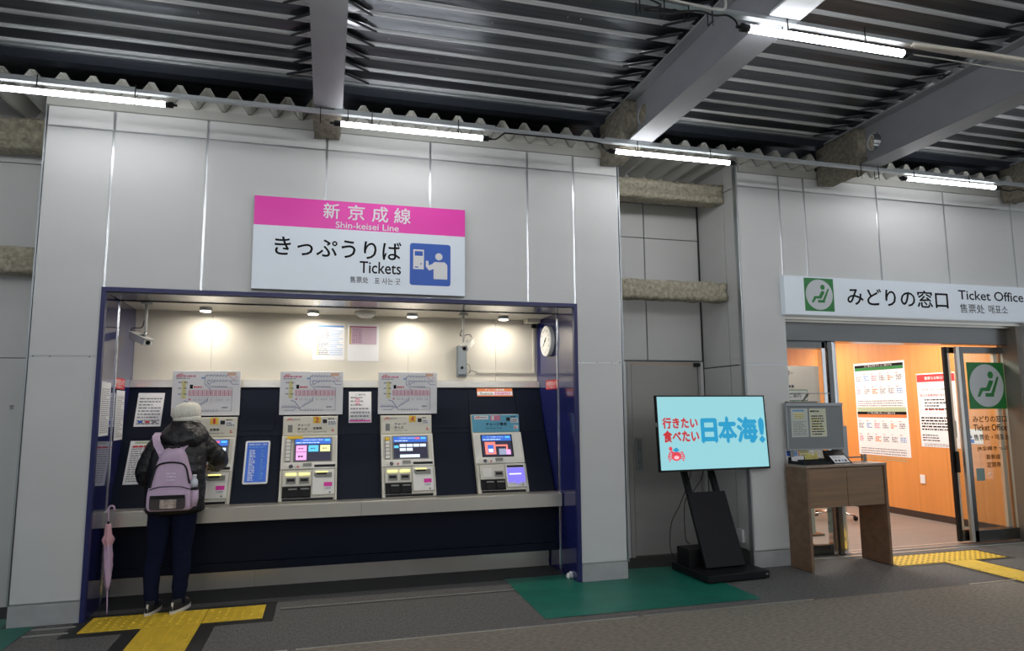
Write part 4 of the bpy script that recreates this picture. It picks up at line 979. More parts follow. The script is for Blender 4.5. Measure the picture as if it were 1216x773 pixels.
sd = empty('display_stand', (3.46, 5.58, 0), .05, label='black steel display stand with leaning front plate, beside the grey door', cat='stand')
SF = frame((3.455, 5.575, 0), (math.cos(.05), math.sin(.05), 0), (-math.sin(.05), math.cos(.05), 0))
MB(SF).box(-.315, .315, -.30, .28, .010, .072).build('base_plate', M['blackmat'], sd, bevel=.008)
ft = MB(SF)
for a in (-.27, .27):
    for b in (-.25, .24): ft.disc(a, b, .02, .0015, .012, 12)
ft.build('foot', M['black'], sd, kind=None)
flat('badge', frame(SF @ Vector((.285, -.3005, .045)), (math.cos(.05), math.sin(.05), 0), (0, 0, 1)), -.012, .012, -.006, .006, M['boardframe'], sd, 0, .001)
pt = .40; PF = frame((3.463, 5.60, .394), cxv, Vector((0, 0, 1))*math.cos(pt)+nb*math.sin(pt))
MB(PF).box(-.204, .204, -.335, .343, -.035, 0).build('front_plate', M['blackmat'], sd, bevel=.003)
for x_ in (-.150, .150):
    MB(PF).box(x_-.028, x_+.028, -.30, .62, -.075, -.036).build('upright', M['blackmat'], sd, bevel=.003)
MB(SF).box(-.29, .0, .02, .22, .072, .225).build('equipment_box', M['black'], sd, bevel=.004)
MB(TF).box(-.25, .25, -.15, .15, -.10, -.045).build('mount_plate', M['blackmat'], tv)
cable('cable', [(3.30, 5.72, 1.0), (3.32, 5.78, .85), (3.22, 5.80, .6), (3.13, 5.82, .42), (3.10, 5.80, .2), (3.14, 5.76, .09)], .004, 'thin black cable hanging on the left of the screen stand')
cable('cable', [(3.42, 5.70, 1.0), (3.46, 5.80, .84), (3.38, 5.84, .7), (3.30, 5.86, .6), (3.26, 5.8, .3), (3.27, 5.75, .24)], .004, 'thin black cable looping under the middle of the screen')
ol = empty('wall_outlet', (3.89, 5.86, .27), label='small white outlet box low on the niche side wall behind the stand', cat='outlet')
bx('outlet_box', M['white'], ol, 3.865, 3.893, 5.80, 5.90, .205, .325, bevel=.003)

# ================================================================== OFFICE ENTRANCE
EX0, EX1 = 4.385, 7.50
hd = empty('window_1'); tag(hd, kind='structure')
bx('reveal', M['steeldark'], hd, EX0, EX0+.02, Y0+.10, 6.10, 0, 2.40)
bx('top_reveal', M['steel'], hd, EX0, EX1, Y0+.05, 5.85, 2.372, 2.40)
bx('header_box', M['steeldark'], hd, EX0+.02, EX1-.04, 5.85, 6.05, 2.17, 2.372, bevel=.003)
bx('header_lip', M['steel'], hd, EX0, EX1, 5.80, 5.85, 2.355, 2.372)
bx('inner_header', M['steeldark'], hd, EX0+.02, 5.10, 5.90, 6.05, 2.10, 2.17)
bx('left_glass', M['glass'], hd, EX0+.03, 4.98, 5.955, 5.963, .10, 2.17)
bx('bottom_rail', M['steeldark'], hd, EX0+.02, 5.0, 5.93, 5.99, 0, .10)
for a, b, y0, m_ in ((4.985, 5.03, 5.90, 'chrome'), (5.045, 5.10, 5.88, 'steeldark'), (5.115, 5.145, 5.90, 'chrome'), (5.175, 5.20, 5.94, 'steel')):
    bx('post', M[m_], hd, a, b, y0, y0+.07, 0, 2.17, bevel=.004)
# right jamb
for a, b, m_ in ((7.482, 7.502, 'jambmetal'), (7.462, 7.478, 'jambmetal'), (7.505, 7.53, 'black')):
    bx('jamb_profile', M[m_], hd, a, b, 5.74, 5.92, 0, 2.40)
def leaf(name, x0, x1, y, label_, dark=False):
    d = tag(empty(name), kind='structure')
    bx('stile', M['black' if dark else 'steel'], d, x0, x0+.045, y-.018, y+.018, .02, 2.15, bevel=.003)
    if dark: bx('stile', M['steel'], d, x0+.045, x0+.075, y-.016, y+.016, .02, 2.15)
    else: bx('stile', M['steeldark'], d, x0+.045, x0+.095, y-.020, y+.020, .02, 2.15)
    bx('stile', M['steel'], d, x1-.06, x1, y-.018, y+.018, .02, 2.15)
    bx('bottom_rail', M['steeldark'], d, x0+.045, x1, y-.020, y+.020, .02, .14, bevel=.003)
    bx('top_rail', M['steeldark'], d, x0+.045, x1, y-.018, y+.018, 2.08, 2.15)
    bx('glass', M['glass'], d, x0+.07, x1-.05, y-.004, y+.004, .13, 2.10)
    return d
d3 = leaf('door_3', 6.69, 7.46, 6.00, '', True)
d2 = leaf('door_2', 6.79, 7.53, 5.935, '')
bx('door_handle', M['black'], d3, 6.715, 6.755, 5.955, 5.98, .76, .99, bevel=.006)
tag(bx('floor_guide', M['strip'], hd, 5.2, 7.5, 5.91, 5.93, .0, .004))
GF = FR(5.930)
sk = flat('green_sticker_base', GF, 6.93, 7.464, 1.452, 1.975, M['signgreen'], d2, 0, .001)
seat(GF, 6.93, 7.464, 1.452, 1.975, sk, .001)
text('みどりの窓口', GF, 6.955, 7.44, 1.305, 1.375, M['ink'], d2, h=.002, bold=.014); text('Ticket Office', GF, 6.955, 7.43, 1.21, 1.28, M['ink'], d2, h=.002, bold=.014)
text('・售票处・매표소', GF, 6.90, 7.45, 1.105, 1.17, M['ink'], d2, h=.002, bold=.014)
text('JR全線きっぷ', GF, 6.98, 7.42, .985, 1.04, M['ink'], d2, h=.002, bold=.014); text('新幹線', GF, 7.10, 7.30, .892, .95, M['ink'], d2, h=.002, bold=.014); text('定期券', GF, 7.10, 7.30, .805, .865, M['ink'], d2, h=.002, bold=.014)
flat('grey_sticker', GF, 6.94, 7.055, .666, .80, mat('grey green sticker', (.22, .32, .30), .5), d2, 0, .001)
for x_ in (6.88, 7.12): MB(GF).disc(x_, .735, .010, 0, .012, 12).build('glass_bolt', M['steel'], d2)
gs = flat('glass_notice', FR(5.995), 6.70, 6.79, 1.135, 1.32, mat('green grey notice', (.35, .42, .40), .5), d3, 0, .001)

# office interior
wo = MB().box(7.72, 7.80, 6.06, 12.6, 0, 2.62).build('wall_office_right', M['orangewood']); tag(wo, kind='structure')
for i in range(14):
    a = 6.06+i*.46
    bx('wood_panel', M['orangewood'], wo, 7.712, 7.72, a+.0012, a+.4588, .085, 2.60)
bs_ = MB().box(7.70, 7.712, 6.06, 12.5, 0, .085).build('baseboard_office', M['darkskirt']); tag(bs_, kind='structure')
wo2 = MB().box(3.95, 7.80, 12.5, 12.6, 0, 2.62).build('wall_office_back', M['orangewood']); tag(wo2, kind='structure')
wo3 = MB().box(3.97, 4.02, 6.10, 12.6, 0, 2.62).build('wall_office_left', M['orangewood']); tag(wo3, kind='structure')
wo5 = MB().box(7.55, 7.72, 6.05, 6.12, 0, 2.62).build('wall_office_front_right', M['orangewood']); tag(wo5, kind='structure')
co = MB().box(3.97, 7.8, 6.05, 12.6, 2.60, 2.66).build('ceiling_office', M['white']); tag(co, kind='structure')
for i, (x, y) in enumerate(((5.2, 6.9), (6.9, 6.8), (5.2, 9.2), (6.9, 8.9), (6., 11))):  # an extra panel near the entrance is added to brighten the glass door
    lp = empty('office_ceiling_light', (x, y, 2.60), label='white square ceiling panel light inside the ticket office', cat='light', group='office ceiling lights')
    bx('diffuser', emit('office diffuser', (1, .95, .88), 2.), lp, x-.3, x+.3, y-.3, y+.3, 2.585, 2.598) if i == 0 else bx('diffuser', bpy.data.materials['office diffuser'], lp, x-.3, x+.3, y-.3, y+.3, 2.585, 2.598)
    ld = bpy.data.lights.new('panel_lamp', 'AREA'); ld.energy = ROOM; ld.size = .58; ld.color = (1, .95, .88)
    lo = bpy.data.objects.new('lamp', ld); COL.objects.link(lo); lo.location = (0, 0, -.02); lo.parent = lp
WO = frame((7.711, 0, 0), (0, -1, 0), (0, 0, 1))
def woX(y): return -y
po = empty('guide_poster', (7.71, 8.0, .78), label='tall white poster with green and orange bands on the orange wood wall', cat='poster')
pb = flat('sheet', WO, -8.462, -7.532, .785, 2.125, M['paper'], po, 0, .002)
for yy, m_, in ((2.02, 'signgreen'), (1.335, 'orangeprint')):
    flat('black_band', WO, -8.445, -7.555, yy+.035, yy+.075, M['ink'], pb, .002, .003)
    flat('colour_band', WO, -8.445, -7.555, yy-.01, yy+.034, M[m_], pb, .002, .003)
    text('ご利用のご案内', WO, -8.25, -7.75, yy+.042, yy+.068, M['white'], pb, h=.0045)
    for r in range(2):
        for c in range(6):
            x0 = -8.43+c*.148; y1 = yy-.05-r*.19
            lines(WO, x0, x0+.10, y1-.11, y1-.03, 3, M[('greyink', 'blueprint', 'pinkprint', 'greyink', 'orangeprint', 'greyink')[(c+r*2) % 6]], pb, .6, .003, seed=c+r*7, word=.03)
            lines(WO, x0, x0+.04, y1-.015, y1, 1, M['redprint'], pb, .6, .003, seed=c, word=.02)
    lines(WO, -8.42, -7.60, yy-.53, yy-.43, 3, M['greyink'], pb, .4, .003, seed=9, word=.03)
    flat('pale_band', WO, -8.445, -7.555, yy-.615, yy-.545, M['greenprint' if m_ == 'signgreen' else 'yellowprint'], pb, .002, .0028) if m_ == 'signgreen' else None
    lines(WO, -8.43, -7.58, yy-.61, yy-.55, 2, M['greenprint'], pb, .3, .0035, seed=8, word=.04)
p2 = empty('notice_poster', (7.71, 7.05, .95), label='white notice with red heading on the orange wall, partly behind the glass door', cat='poster')
pc = flat('sheet', WO, -7.35, -6.77, .950, 1.920, M['paper'], p2, 0, .002)
flat('red_heading', WO, -7.345, -6.775, 1.805, 1.905, M['redprint'], pc, .002, .003)
text('重要なお知らせ', WO, -7.22, -6.90, 1.835, 1.875, M['white'], pc, h=.0045, bold=.01)
text('2024年12月からの営業時間', WO, -7.28, -6.84, 1.690, 1.715, M['ink'], pc, h=.003)
text('窓口の営業時間が変わります', WO, -7.31, -6.81, 1.610, 1.645, M['redprint'], pc, h=.003, bold=.01)
lines(WO, -7.25, -6.87, 1.44, 1.60, 4, M['ink'], pc, .4, .003, seed=3, word=.03); lines(WO, -7.25, -6.87, 1.43, 1.455, 1, M['redprint'], pc, .7, .003, seed=3, word=.05)
g = MB(WO)
for a, b, c, d in ((-7.325, -6.80, 1.760, 1.763), (-7.325, -6.80, 1.395, 1.398), (-7.325, -7.322, 1.395, 1.763), (-6.803, -6.80, 1.395, 1.763)): g.box(a, b, c, d, .002, .003)
g.build('outline', M['greyink'], pc)
lines(WO, -7.32, -6.81, 1.17, 1.36, 5, M['ink'], pc, .5, .003, seed=13, word=.04); lines(WO, -7.32, -7.05, 1.03, 1.13, 3, M['ink'], pc, .4, .003, seed=14, word=.03); lines(WO, -7.30, -6.86, .965, 1.005, 2, M['greyink'], pc, .5, .003, seed=15, word=.03)
p3 = MB(WO).box(-6.76, -6.46, 1.02, 1.20, 0, .002).build('blue_leaflet', M['paper']); tag(p3, 'white leaflet with dark blue triangle on the orange wall, seen through the door', 'poster')
MB(WO).prism([(-6.73, 1.10), (-6.60, 1.10), (-6.665, 1.19)], .002, .003).box(-6.74, -6.58, 1.03, 1.075, .002, .003).build('blue_print', M['blue'], p3)
oo = MB(WO).box(-7.45, -7.385, .86+.0, .975, 0, .012) if False else MB(WO).rrect(-7.41, -7.335, .46, .575, .006, 0, .010)
oo = oo.build('wall_outlet', M['white'], None, bevel=.002); tag(oo, 'small white wall socket low on the orange wood wall', 'outlet')
# glimpses behind the left glass
ss = empty('standing_signboard', (4.78, 6.3, 0), label='white signboard with black lettering standing behind the left glass, seen under the desk', cat='sign')
bx('board', mat('pale green board', (.55, .62, .55), .5), ss, 4.55, 5.02, 6.20, 6.215, .16, .60); bx('board_foot', M['steeldark'], ss, 4.55, 5.02, 6.16, 6.26, 0, .05)
for x_ in (4.60, 4.96): bx('board_leg', M['steel'], ss, x_-.01, x_+.01, 6.19, 6.20, .05, .60)
TB = frame((9.74, 6.199, 0), (-1, 0, 0), (0, 0, 1))       # lettering seen mirrored through the glass
TB = Matrix(((-1, 0, 0, 9.78), (0, 0, -1, 6.199), (0, 1, 0, 0), (0, 0, 0, 1)))
text('のご案内', TB, 4.84, 5.20, .52, .57, M['ink'], ss, h=.001); text('きっぷ', TB, 4.90, 5.06, .37, .43, M['ink'], ss, h=.001, bold=.03); text('OPEN', TB, 4.82, 5.0, .25, .28, M['ink'], ss, h=.001, bold=.02)
st_ = empty('instruction_board', (4.75, 6.5, 1.2), label='pale instruction board behind the entrance posts, above the grey board', cat='sign')
bx('board', mat('beige board', (.50, .45, .40), .5), st_, 5.02, 5.92, 6.90, 6.92, 1.62-.25, 1.86+.12) ; bx('board_stem', M['steeldark'], st_, 5.45, 5.48, 6.93, 6.95, 0, 1.9); bx('board_base', M['steeldark'], st_, 5.3, 5.63, 6.80, 7.05, 0, .02)
text('ご案内カウンター', FR(6.899), 5.06, 5.40, 1.86, 1.93, M['ink'], st_); lines(FR(6.899), 5.12, 5.40, 1.72, 1.84, 2, M['ink'], st_, .5, seed=4, word=.04)
# small chair in the office
oc = empty('office_chair', (6.6, 8.1, 0), label='office chair base with black castors, glimpsed under the desk', cat='chair')
oc.location = (6.55, 7.75, 0)
for i in range(5):
    a = i*2*PI/5+.4
    MB(Matrix.Translation((6.55, 7.75, 0))).tube([(0, 0, .10), (.28*math.cos(a), .28*math.sin(a), .07)], .014, 8).build('base_arm', M['chrome'], oc)
    MB(Matrix.Translation((6.55+.28*math.cos(a), 7.75+.28*math.sin(a), 0))).tube([(-.014, 0, .031), (.014, 0, .031)], .030, 14).build('castor', M['black'], oc)
MB().tube([(6.55, 7.75, .09), (6.55, 7.75, .44)], .025, 12).build('column', M['chrome'], oc)
MB().rrect(6.32, 6.78, 7.53, 7.97, .08, .44, .51).build('seat', M['board'], oc, bevel=.01); MB().rrect(6.34, 6.76, .58, .98, .08, 7.95, 7.99).build('x', M['board'], oc) if False else bx('backrest', M['board'], oc, 6.34, 6.76, 7.96, 8.0, .55, .98, bevel=.015)

# ================================================================== DESK
DK = Matrix.Translation((4.264, 5.345, 0)) @ Matrix.Rotation(.045, 4, 'Z')
dk = empty('reception_desk', (4.73, 5.4, 0), .045, label='brown wood desk with two drawer fronts beside the office entrance', cat='desk')
Wd, Dd = .945, .275
side = MB(DK).box(0, .03, 0, Dd, .004, .93).build('side_panel', M['deskwood'], dk, bevel=.002)
MB(DK).box(Wd-.03, Wd, 0, Dd+.07, .004, .93).build('side_panel', M['deskwood'], dk, bevel=.002)
MB(DK).box(-.004, Wd+.004, -.004, Dd+.0, .93, .953).build('desk_top', M['desktop'], dk, bevel=.002)
MB(DK).box(.032, Wd-.032, .05, Dd-.02, .57, .59).box(.032, Wd-.032, Dd-.03, Dd-.01, .59, .93).build('carcass', M['deskwood'], dk)
for a, b in ((.033, .470), (.475, Wd-.033)): MB(DK).box(a, b, .012, .032, .565, .922).build('drawer_front', M['deskwood2'], dk, bevel=.0015)
MB(DK).box(.32, Wd-.01, Dd-.035, Dd-.02, .985, .998).box(Wd-.045, Wd-.015, Dd-.06, Dd-.02, .953, 1.02).box(.55, .57, Dd-.035, Dd-.02, .953, .998).build('back_rail', M['machinedark'], dk)
MB(DK).box(Wd-.05, Wd-.012, Dd-.055, Dd-.045, .953, 1.018).build('rail_bracket', M['chrome'], dk)
# things on the desk (local desk coordinates through DK)
ZT = .9545
gb = empty('grey_notice_board', (4.65, 5.6, ZT), .045, label='grey desktop board with two pale notices taped on it', cat='board')
BF = frame(DK @ Vector((0, .262, 0)), (math.cos(.045), math.sin(.045), 0), (0, 0, 1))
MB(BF).box(.035, .705, 1.085, 1.50, -.012, 0).build('board_panel', M['board'], gb)
MB(BF).box(.030, .712, 1.075, 1.088, -.015, .004).box(.030, .712, 1.498, 1.528, -.015, .012).box(.030, .042, 1.088, 1.498, -.015, .004).box(.700, .712, 1.088, 1.498, -.015, .004).build('board_frame', M['boardframe'], gb, bevel=.002)
MB(BF).box(.06, .10, ZT, 1.075, -.012, .0).box(.64, .68, ZT, 1.075, -.012, .0).build('board_foot', M['board'], gb)
MB(BF).box(.70, .765, ZT+.003, 1.30, -.02, -.012).build('side_plate', M['boardframe'], gb)
MB(BF).box(.17, .52, 1.618, 1.626, -.10, .05).build('top_tray', M['boardframe'], gb)
MB(BF).tube([(.22, 1.52, -.005), (.31, 1.618, -.005)], .010, 8).build('tray_arm', M['machinedark'], gb)
MB(BF).box(.04, .40, 1.528, 1.545, -.02, .015).build('arm_base', M['machinedark'], gb)
for a, b, lab, s_, hl in ((.085, .285, 'pale notice with yellow box, left of two on the grey desktop board', 3, 'yellowprint'), (.305, .505, 'pale yellow notice, right of two on the grey desktop board', 6, 'yellowprint')):
    o = MB(BF).box(a, b, 1.20, 1.475, .0005, .002).build('desk_notice', mat('pale green paper', (.50, .55, .50), .5) if s_ == 3 else mat('pale yellow paper', (.62, .63, .48), .5)); tag(o, lab, 'notice')
    if s_ == 3:
        flat('blue_heading', BF, a+.02, b-.04, 1.448, 1.462, M['blueprint'], o, .002, .003); flat('yellow_box', BF, a+.04, b-.05, 1.375, 1.435, M['yellowprint'], o, .002, .003)
        lines(BF, a+.045, b-.055, 1.38, 1.43, 3, M['greyink'], o, .4, .0035, seed=2, word=.02); lines(BF, a+.02, b-.02, 1.22, 1.36, 9, M['greyink'], o, .4, .003, seed=5, word=.02)
    else:
        lines(BF, a+.01, b-.02, 1.44, 1.465, 1, M['ink'], o, .6, .003, seed=7, word=.02); lines(BF, a+.02, b-.03, 1.22, 1.42, 8, M['ink'], o, .45, .003, seed=9, word=.02)
        for k_ in range(3): flat('yellow_mark', BF, a+.02, b-.05-.02*k_, 1.27+k_*.042, 1.29+k_*.042, M['yellowprint'], o, .002, .0026)
bb = empty('small_office_sign', (4.5, 6.0, 1.5), label='small green framed white sign standing behind the grey desktop board', cat='sign')
bb.location = (4.75, 6.35, 0)
bx('green_frame', M['signgreen'], bb, 4.80, 5.14, 6.345, 6.36, 1.555, 1.68); bx('white_face', M['white'], bb, 4.81, 5.13, 6.342, 6.345, 1.565, 1.67); text('ご案内', FR(6.3415), 4.90, 5.05, 1.59, 1.64, M['ink'], bb)
bx('sign_stem', M['steeldark'], bb, 4.96, 4.98, 6.36, 6.37, 0, 1.6); bx('sign_base', M['steeldark'], bb, 4.85, 5.09, 6.27, 6.45, 0, .02)
# leaflet holder
lh = empty('leaflet_holder', (4.4, 5.45, ZT), .045, label='black tiered leaflet holder at the left end of the desk', cat='holder')
MB(DK).box(.012, .345, .045, .245, ZT, ZT+.006).box(.012, .345, .045, .050, ZT+.006, ZT+.028).box(.012, .345, .115, .120, ZT+.006, ZT+.045).box(.012, .345, .235, .245, ZT+.006, ZT+.06).box(.012, .018, .045, .245, ZT+.006, ZT+.03).box(.339, .345, .045, .245, ZT+.006, ZT+.03).build('tray', M['black'], lh)
def leaflet(x0, x1, y, z0, z1, m, label, group, mh=None, lean=.04):
    F_ = frame(DK @ Vector((0, y, 0)), (math.cos(.045), math.sin(.045), 0), Vector((0, lean*4, 1)))
    o = MB(F_).box(x0, x1, z0, z1, -.003, 0).build('leaflet', m); tag(o, label, 'leaflet', group)
    if mh: flat('printed_band', F_, x0+.006, x1-.006, z1-(z1-z0)*.45, z1-(z1-z0)*.12, mh, o, 0, .0008)
    lines(F_, x0+.008, x1-.008, z0+(z1-z0)*.5, z1-(z1-z0)*.15, 2, M['greyink'], o, .3, .0012, seed=int(x0*999), word=.014)
Z0 = ZT+.008
for i in range(5): leaflet(.022+i*.029, .048+i*.029, .056, Z0, Z0+.068+.006*(i % 2), M['paper'], 'narrow white leaflets in the front tier of the black holder', 'white leaflets in the holder')
for i in range(5): leaflet(.178+i*.031, .206+i*.031, .056, Z0+.0, Z0+.080+.012*((i*2) % 3), mat('yellow leaflet %d' % i, (.66, .58, .16), .5), 'narrow yellow leaflets in the front tier of the black holder', 'yellow leaflets in the holder')
leaflet(.022, .100, .126, Z0, Z0+.135, M['paper'], 'blue headed leaflet in the rear tier of the holder, leftmost', None, M['blue'])
leaflet(.104, .165, .126, Z0, Z0+.130, M['paper'], 'blue headed leaflet in the rear tier of the holder, second from left', None, M['blueprint'])
leaflet(.180, .285, .126, Z0, Z0+.142, mat('cream leaflet', (.62, .62, .50), .5), 'cream leaflet with dark heading in the rear tier above the yellow ones', None, M['yellowprint'])
leaflet(.290, .330, .150, Z0, Z0+.110, M['paper'], 'plain narrow white leaflet at the right end of the rear tier', None)
# tablet sign
ts = empty('tablet_sign', (4.75, 5.5, ZT), .045, label='black wedge stand holding a white card with four small logos, on the desk', cat='sign')
MB(DK).prism([(.045, ZT), (.165, ZT), (.20, ZT+.115), (.185, ZT+.12)], .375, .59, 0).build('wedge_stand', M['black'], ts, bevel=.003)
sl = Vector((0, .14, .12)).normalized(); TSF = frame(DK @ Vector((.0, .0445, ZT)), (math.cos(.045), math.sin(.045), 0), Matrix.Rotation(.045, 3, 'Z') @ Vector((0, .14, .12)))
TSF = TSF @ Matrix.Translation((0, 0, .002))
cd = flat('white_card', TSF, .385, .565, .012, .105, M['paper'], ts, 0, .0015)
lines(TSF, .40, .50, .07, .095, 2, M['greyink'], cd, .4, .0025, seed=2, word=.03)
for i in range(4): flat('logo', TSF, .405+i*.038, .425+i*.038, .025, .05, M[('ink', 'ink', 'blueprint', 'ink')[i]], cd, .0015, .0025)
pc_ = MB(DK).box(.36, .60, .008, .035, ZT, ZT+.0015).build('counter_card', M['paper']); tag(pc_, 'narrow white card strip lying at the front edge of the desk', 'card')
lines(frame(DK @ Vector((0, 0, ZT+.0015)), (math.cos(.045), math.sin(.045), 0), (-math.sin(.045), math.cos(.045), 0)), .375, .585, .012, .031, 1, M['ink'], pc_, .6, .0006, seed=6, word=.03)

# ================================================================== PERSON AT MACHINE 1
pr = empty('person', (-1.11, 5.78, 0), label='person in a black quilted coat and cream knit hat using ticket machine 1', cat='person')
def skin_mesh(name, verts, edges, radii, m, parent, root=0, lev=2):
    me = bpy.data.meshes.new(name); me.from_pydata([tuple(Vector(v)-parent.location) for v in verts], edges, [])
    me.materials.append(m); o = bpy.data.objects.new(name, me); COL.objects.link(o); o.parent = parent
    lay = me.skin_vertices.new() if hasattr(me.skin_vertices, 'new') else None
    md = o.modifiers.new('skin', 'SKIN'); md.use_smooth_shade = True
    if not me.skin_vertices: return o
    for i, v in enumerate(me.skin_vertices[0].data):
        r = radii[i]; v.radius = (r, r) if not isinstance(r, tuple) else r; v.use_root = (i == root)
    sb = o.modifiers.new('subdivision', 'SUBSURF'); sb.levels = lev; sb.render_levels = lev
    return o
V_ = []; E_ = []; R_ = []
def vtx(p, r, frm=None):
    V_.append(p); R_.append(r)
    if frm is not None: E_.append((frm, len(V_)-1))
    return len(V_)-1
pel = vtx((-1.115, 5.80, .83), (.13, .10)); sp1 = vtx((-1.11, 5.81, 1.0), (.115, .09), pel); ch = vtx((-1.10, 5.85, 1.18), (.13, .095), sp1)
nk = vtx((-1.09, 5.90, 1.29), .055, ch); nk2 = vtx((-1.083, 5.935, 1.345), .048, nk)
h1 = vtx((-1.08, 5.965, 1.40), .068, nk2); h2 = vtx((-1.08, 5.965, 1.455), .078, h1); h3 = vtx((-1.08, 5.96, 1.51), .058, h2)
nose = vtx((-1.08, 6.048, 1.405), .012, h1); chin = vtx((-1.08, 6.025, 1.352), .024, h1)
def hand(w, base, d, upd, side, s=1.):
    d = Vector(d).normalized(); upd = Vector(upd).normalized(); lat = d.cross(upd).normalized()*side; b = Vector(base)
    pm = vtx(tuple(b+d*.045), (.032, .018), w)
    for i, (off, l) in enumerate(((-.024, .062), (-.008, .072), (.008, .068), (.024, .052))):
        k0 = vtx(tuple(b+d*.078+lat*off), .0092, pm); k1 = vtx(tuple(b+d*(.078+l*.45)+lat*off*1.1-upd*.006), .0082, k0); k2 = vtx(tuple(b+d*(.078+l*.75)+lat*off*1.1-upd*.022), .0072, k1)
    t0 = vtx(tuple(b+d*.025+lat*-.034), .011, pm); t1 = vtx(tuple(b+d*.055+lat*-.052-upd*.006), .009, t0); vtx(tuple(b+d*.078+lat*-.055-upd*.012), .008, t1)
# arms
ls = vtx((-1.245, 5.875, 1.245), .055, ch); le = vtx((-1.335, 5.86, 1.01), .042, ls); lw = vtx((-1.245, 5.985, .905), .028, le)
hand(lw, (-1.245, 5.985, .905), (.55, .75, .1), (0, -.1, 1), 1)
rs = vtx((-.955, 5.885, 1.245), .055, ch); re = vtx((-.835, 5.985, 1.115), .042, rs); rw_ = vtx((-.905, 6.135, 1.045), .028, re)
hand(rw_, (-.905, 6.135, 1.045), (-.55, .72, -.05), (0, -.1, 1), -1)
# legs
lh_ = vtx((-1.195, 5.80, .76), .085, pel); lk = vtx((-1.218, 5.80, .43), .055, lh_); lc = vtx((-1.238, 5.775, .28), .050, lk); la = vtx((-1.225, 5.77, .09), .034, lc)
lf = vtx((-1.215, 5.83, .045), (.035, .026), la); vtx((-1.20, 5.90, .038), (.034, .018), lf)
rh_ = vtx((-1.045, 5.80, .76), .085, pel); rk = vtx((-1.045, 5.81, .43), .055, rh_); rc_ = vtx((-1.037, 5.785, .28), .050, rk); ra = vtx((-1.045, 5.78, .09), .034, rc_)
rf = vtx((-1.025, 5.835, .045), (.035, .026), ra); vtx((-.995, 5.90, .038), (.034, .018), rf)
skin_mesh('body', V_, E_, R_, M['skin'], pr)
for s_ in (-1, 1):
    e_ = MB().rings([(-1.08+s_*.028, 6.028, 1.423+k*.004, .010*math.sqrt(max(0, 1-(k/2.5)**2)), .008) for k in (-2, -1, 0, 1, 2)], 10).build('eye', M['ink'], pr)
    MB().rings([(-1.08+s_*.079, 5.96, 1.425+k*.012, .008, .016*math.sqrt(max(.05, 1-(k/2.5)**2))) for k in (-2, -1, 0, 1, 2)], 10).build('ear', M['skin'], pr)
MB().tube([(-1.10, 6.040, 1.378), (-1.08, 6.044, 1.376), (-1.06, 6.040, 1.378)], .004, 6).build('mouth', M['redprint'], pr)
# hair below the hat
def hairfn(v, t, j):
    d = noise.noise(Vector((t*9, v.z*30, 2)))*.006; c = Vector((-1.08, 5.955, v.z)); return v+(v-c).normalized()*d
MB().rings([(-1.08, 5.945, 1.345, .060, .055), (-1.08, 5.945, 1.37, .082, .078), (-1.08, 5.95, 1.41, .090, .086), (-1.08, 5.955, 1.45, .090, .088), (-1.08, 5.955, 1.50, .078, .08)], 36, fn=hairfn).build('hair', M['hair'], pr)
# knit hat: rolled brim and slouched crown
def hatfn(v, t, j):
    c = Vector((-1.08, 5.955, v.z)); r = (v-c)
    k = .0018*math.sin(t*44)
    sl = .010*noise.noise(Vector((math.cos(t)*1.7, math.sin(t)*1.7, v.z*14)))
    tilt = (v.x+1.08)*.10
    return v+r.normalized()*(k+sl)+Vector((0, 0, tilt))
ht = MB().rings([(-1.080, 5.955, 1.440, .090, .090), (-1.082, 5.955, 1.450, .103, .100), (-1.085, 5.955, 1.468, .110, .106), (-1.088, 5.953, 1.492, .109, .106), (-1.089, 5.953, 1.518, .102, .100), (-1.087, 5.953, 1.541, .086, .086), (-1.083, 5.953, 1.557, .060, .063), (-1.080, 5.953, 1.566, .026, .03)], 72, fn=hatfn)
ht = ht.build('knit_hat', M['hat'], pr)
MB().rings([(-1.079, 5.955, 1.405, .092, .090), (-1.079, 5.955, 1.410, .098, .096), (-1.079, 5.955, 1.428, .1015, .099), (-1.079, 5.955, 1.446, .102, .0995), (-1.079, 5.955, 1.452, .096, .094)], 72, fn=hatfn).build('rolled_brim', M['hat'], ht)
# coat: quilted rings
def coatfn(v, t, j):
    n = noise.noise(Vector((math.cos(t)*2.6, math.sin(t)*2.6, v.z*9)))*.014+noise.noise(Vector((math.cos(t)*8, math.sin(t)*8, v.z*26)))*.005
    c = Vector((-1.107, 5.83, v.z)); return v+(v-c).normalized()*n
prof = [(.722, -1.112, 5.805, .190, .150), (.74, -1.112, 5.805, .203, .163), (.85, -1.112, 5.808, .203, .163), (.95, -1.11, 5.815, .205, .16), (1.05, -1.108, 5.825, .203, .155), (1.15, -1.103, 5.84, .200, .150), (1.22, -1.098, 5.855, .192, .142), (1.28, -1.093, 5.872, .165, .128), (1.325, -1.088, 5.89, .125, .105), (1.355, -1.084, 5.90, .09, .085)]
rr = []; N_ = 66
for i in range(N_+1):
    z = .722+(1.355-.722)*i/N_
    for a, b in zip(prof, prof[1:]):
        if a[0] <= z <= b[0]+1e-6:
            t = (z-a[0])/(b[0]-a[0]); q_ = [a[k]+(b[k]-a[k])*t for k in range(5)]; break
    pf = .0045*abs(math.sin((z-.722)*PI/.072))
    rr.append((q_[1], q_[2], z, q_[3]+pf, q_[4]+pf))
ctb = MB().rings(rr, 56, fn=coatfn).build('coat', M['coat'], pr)
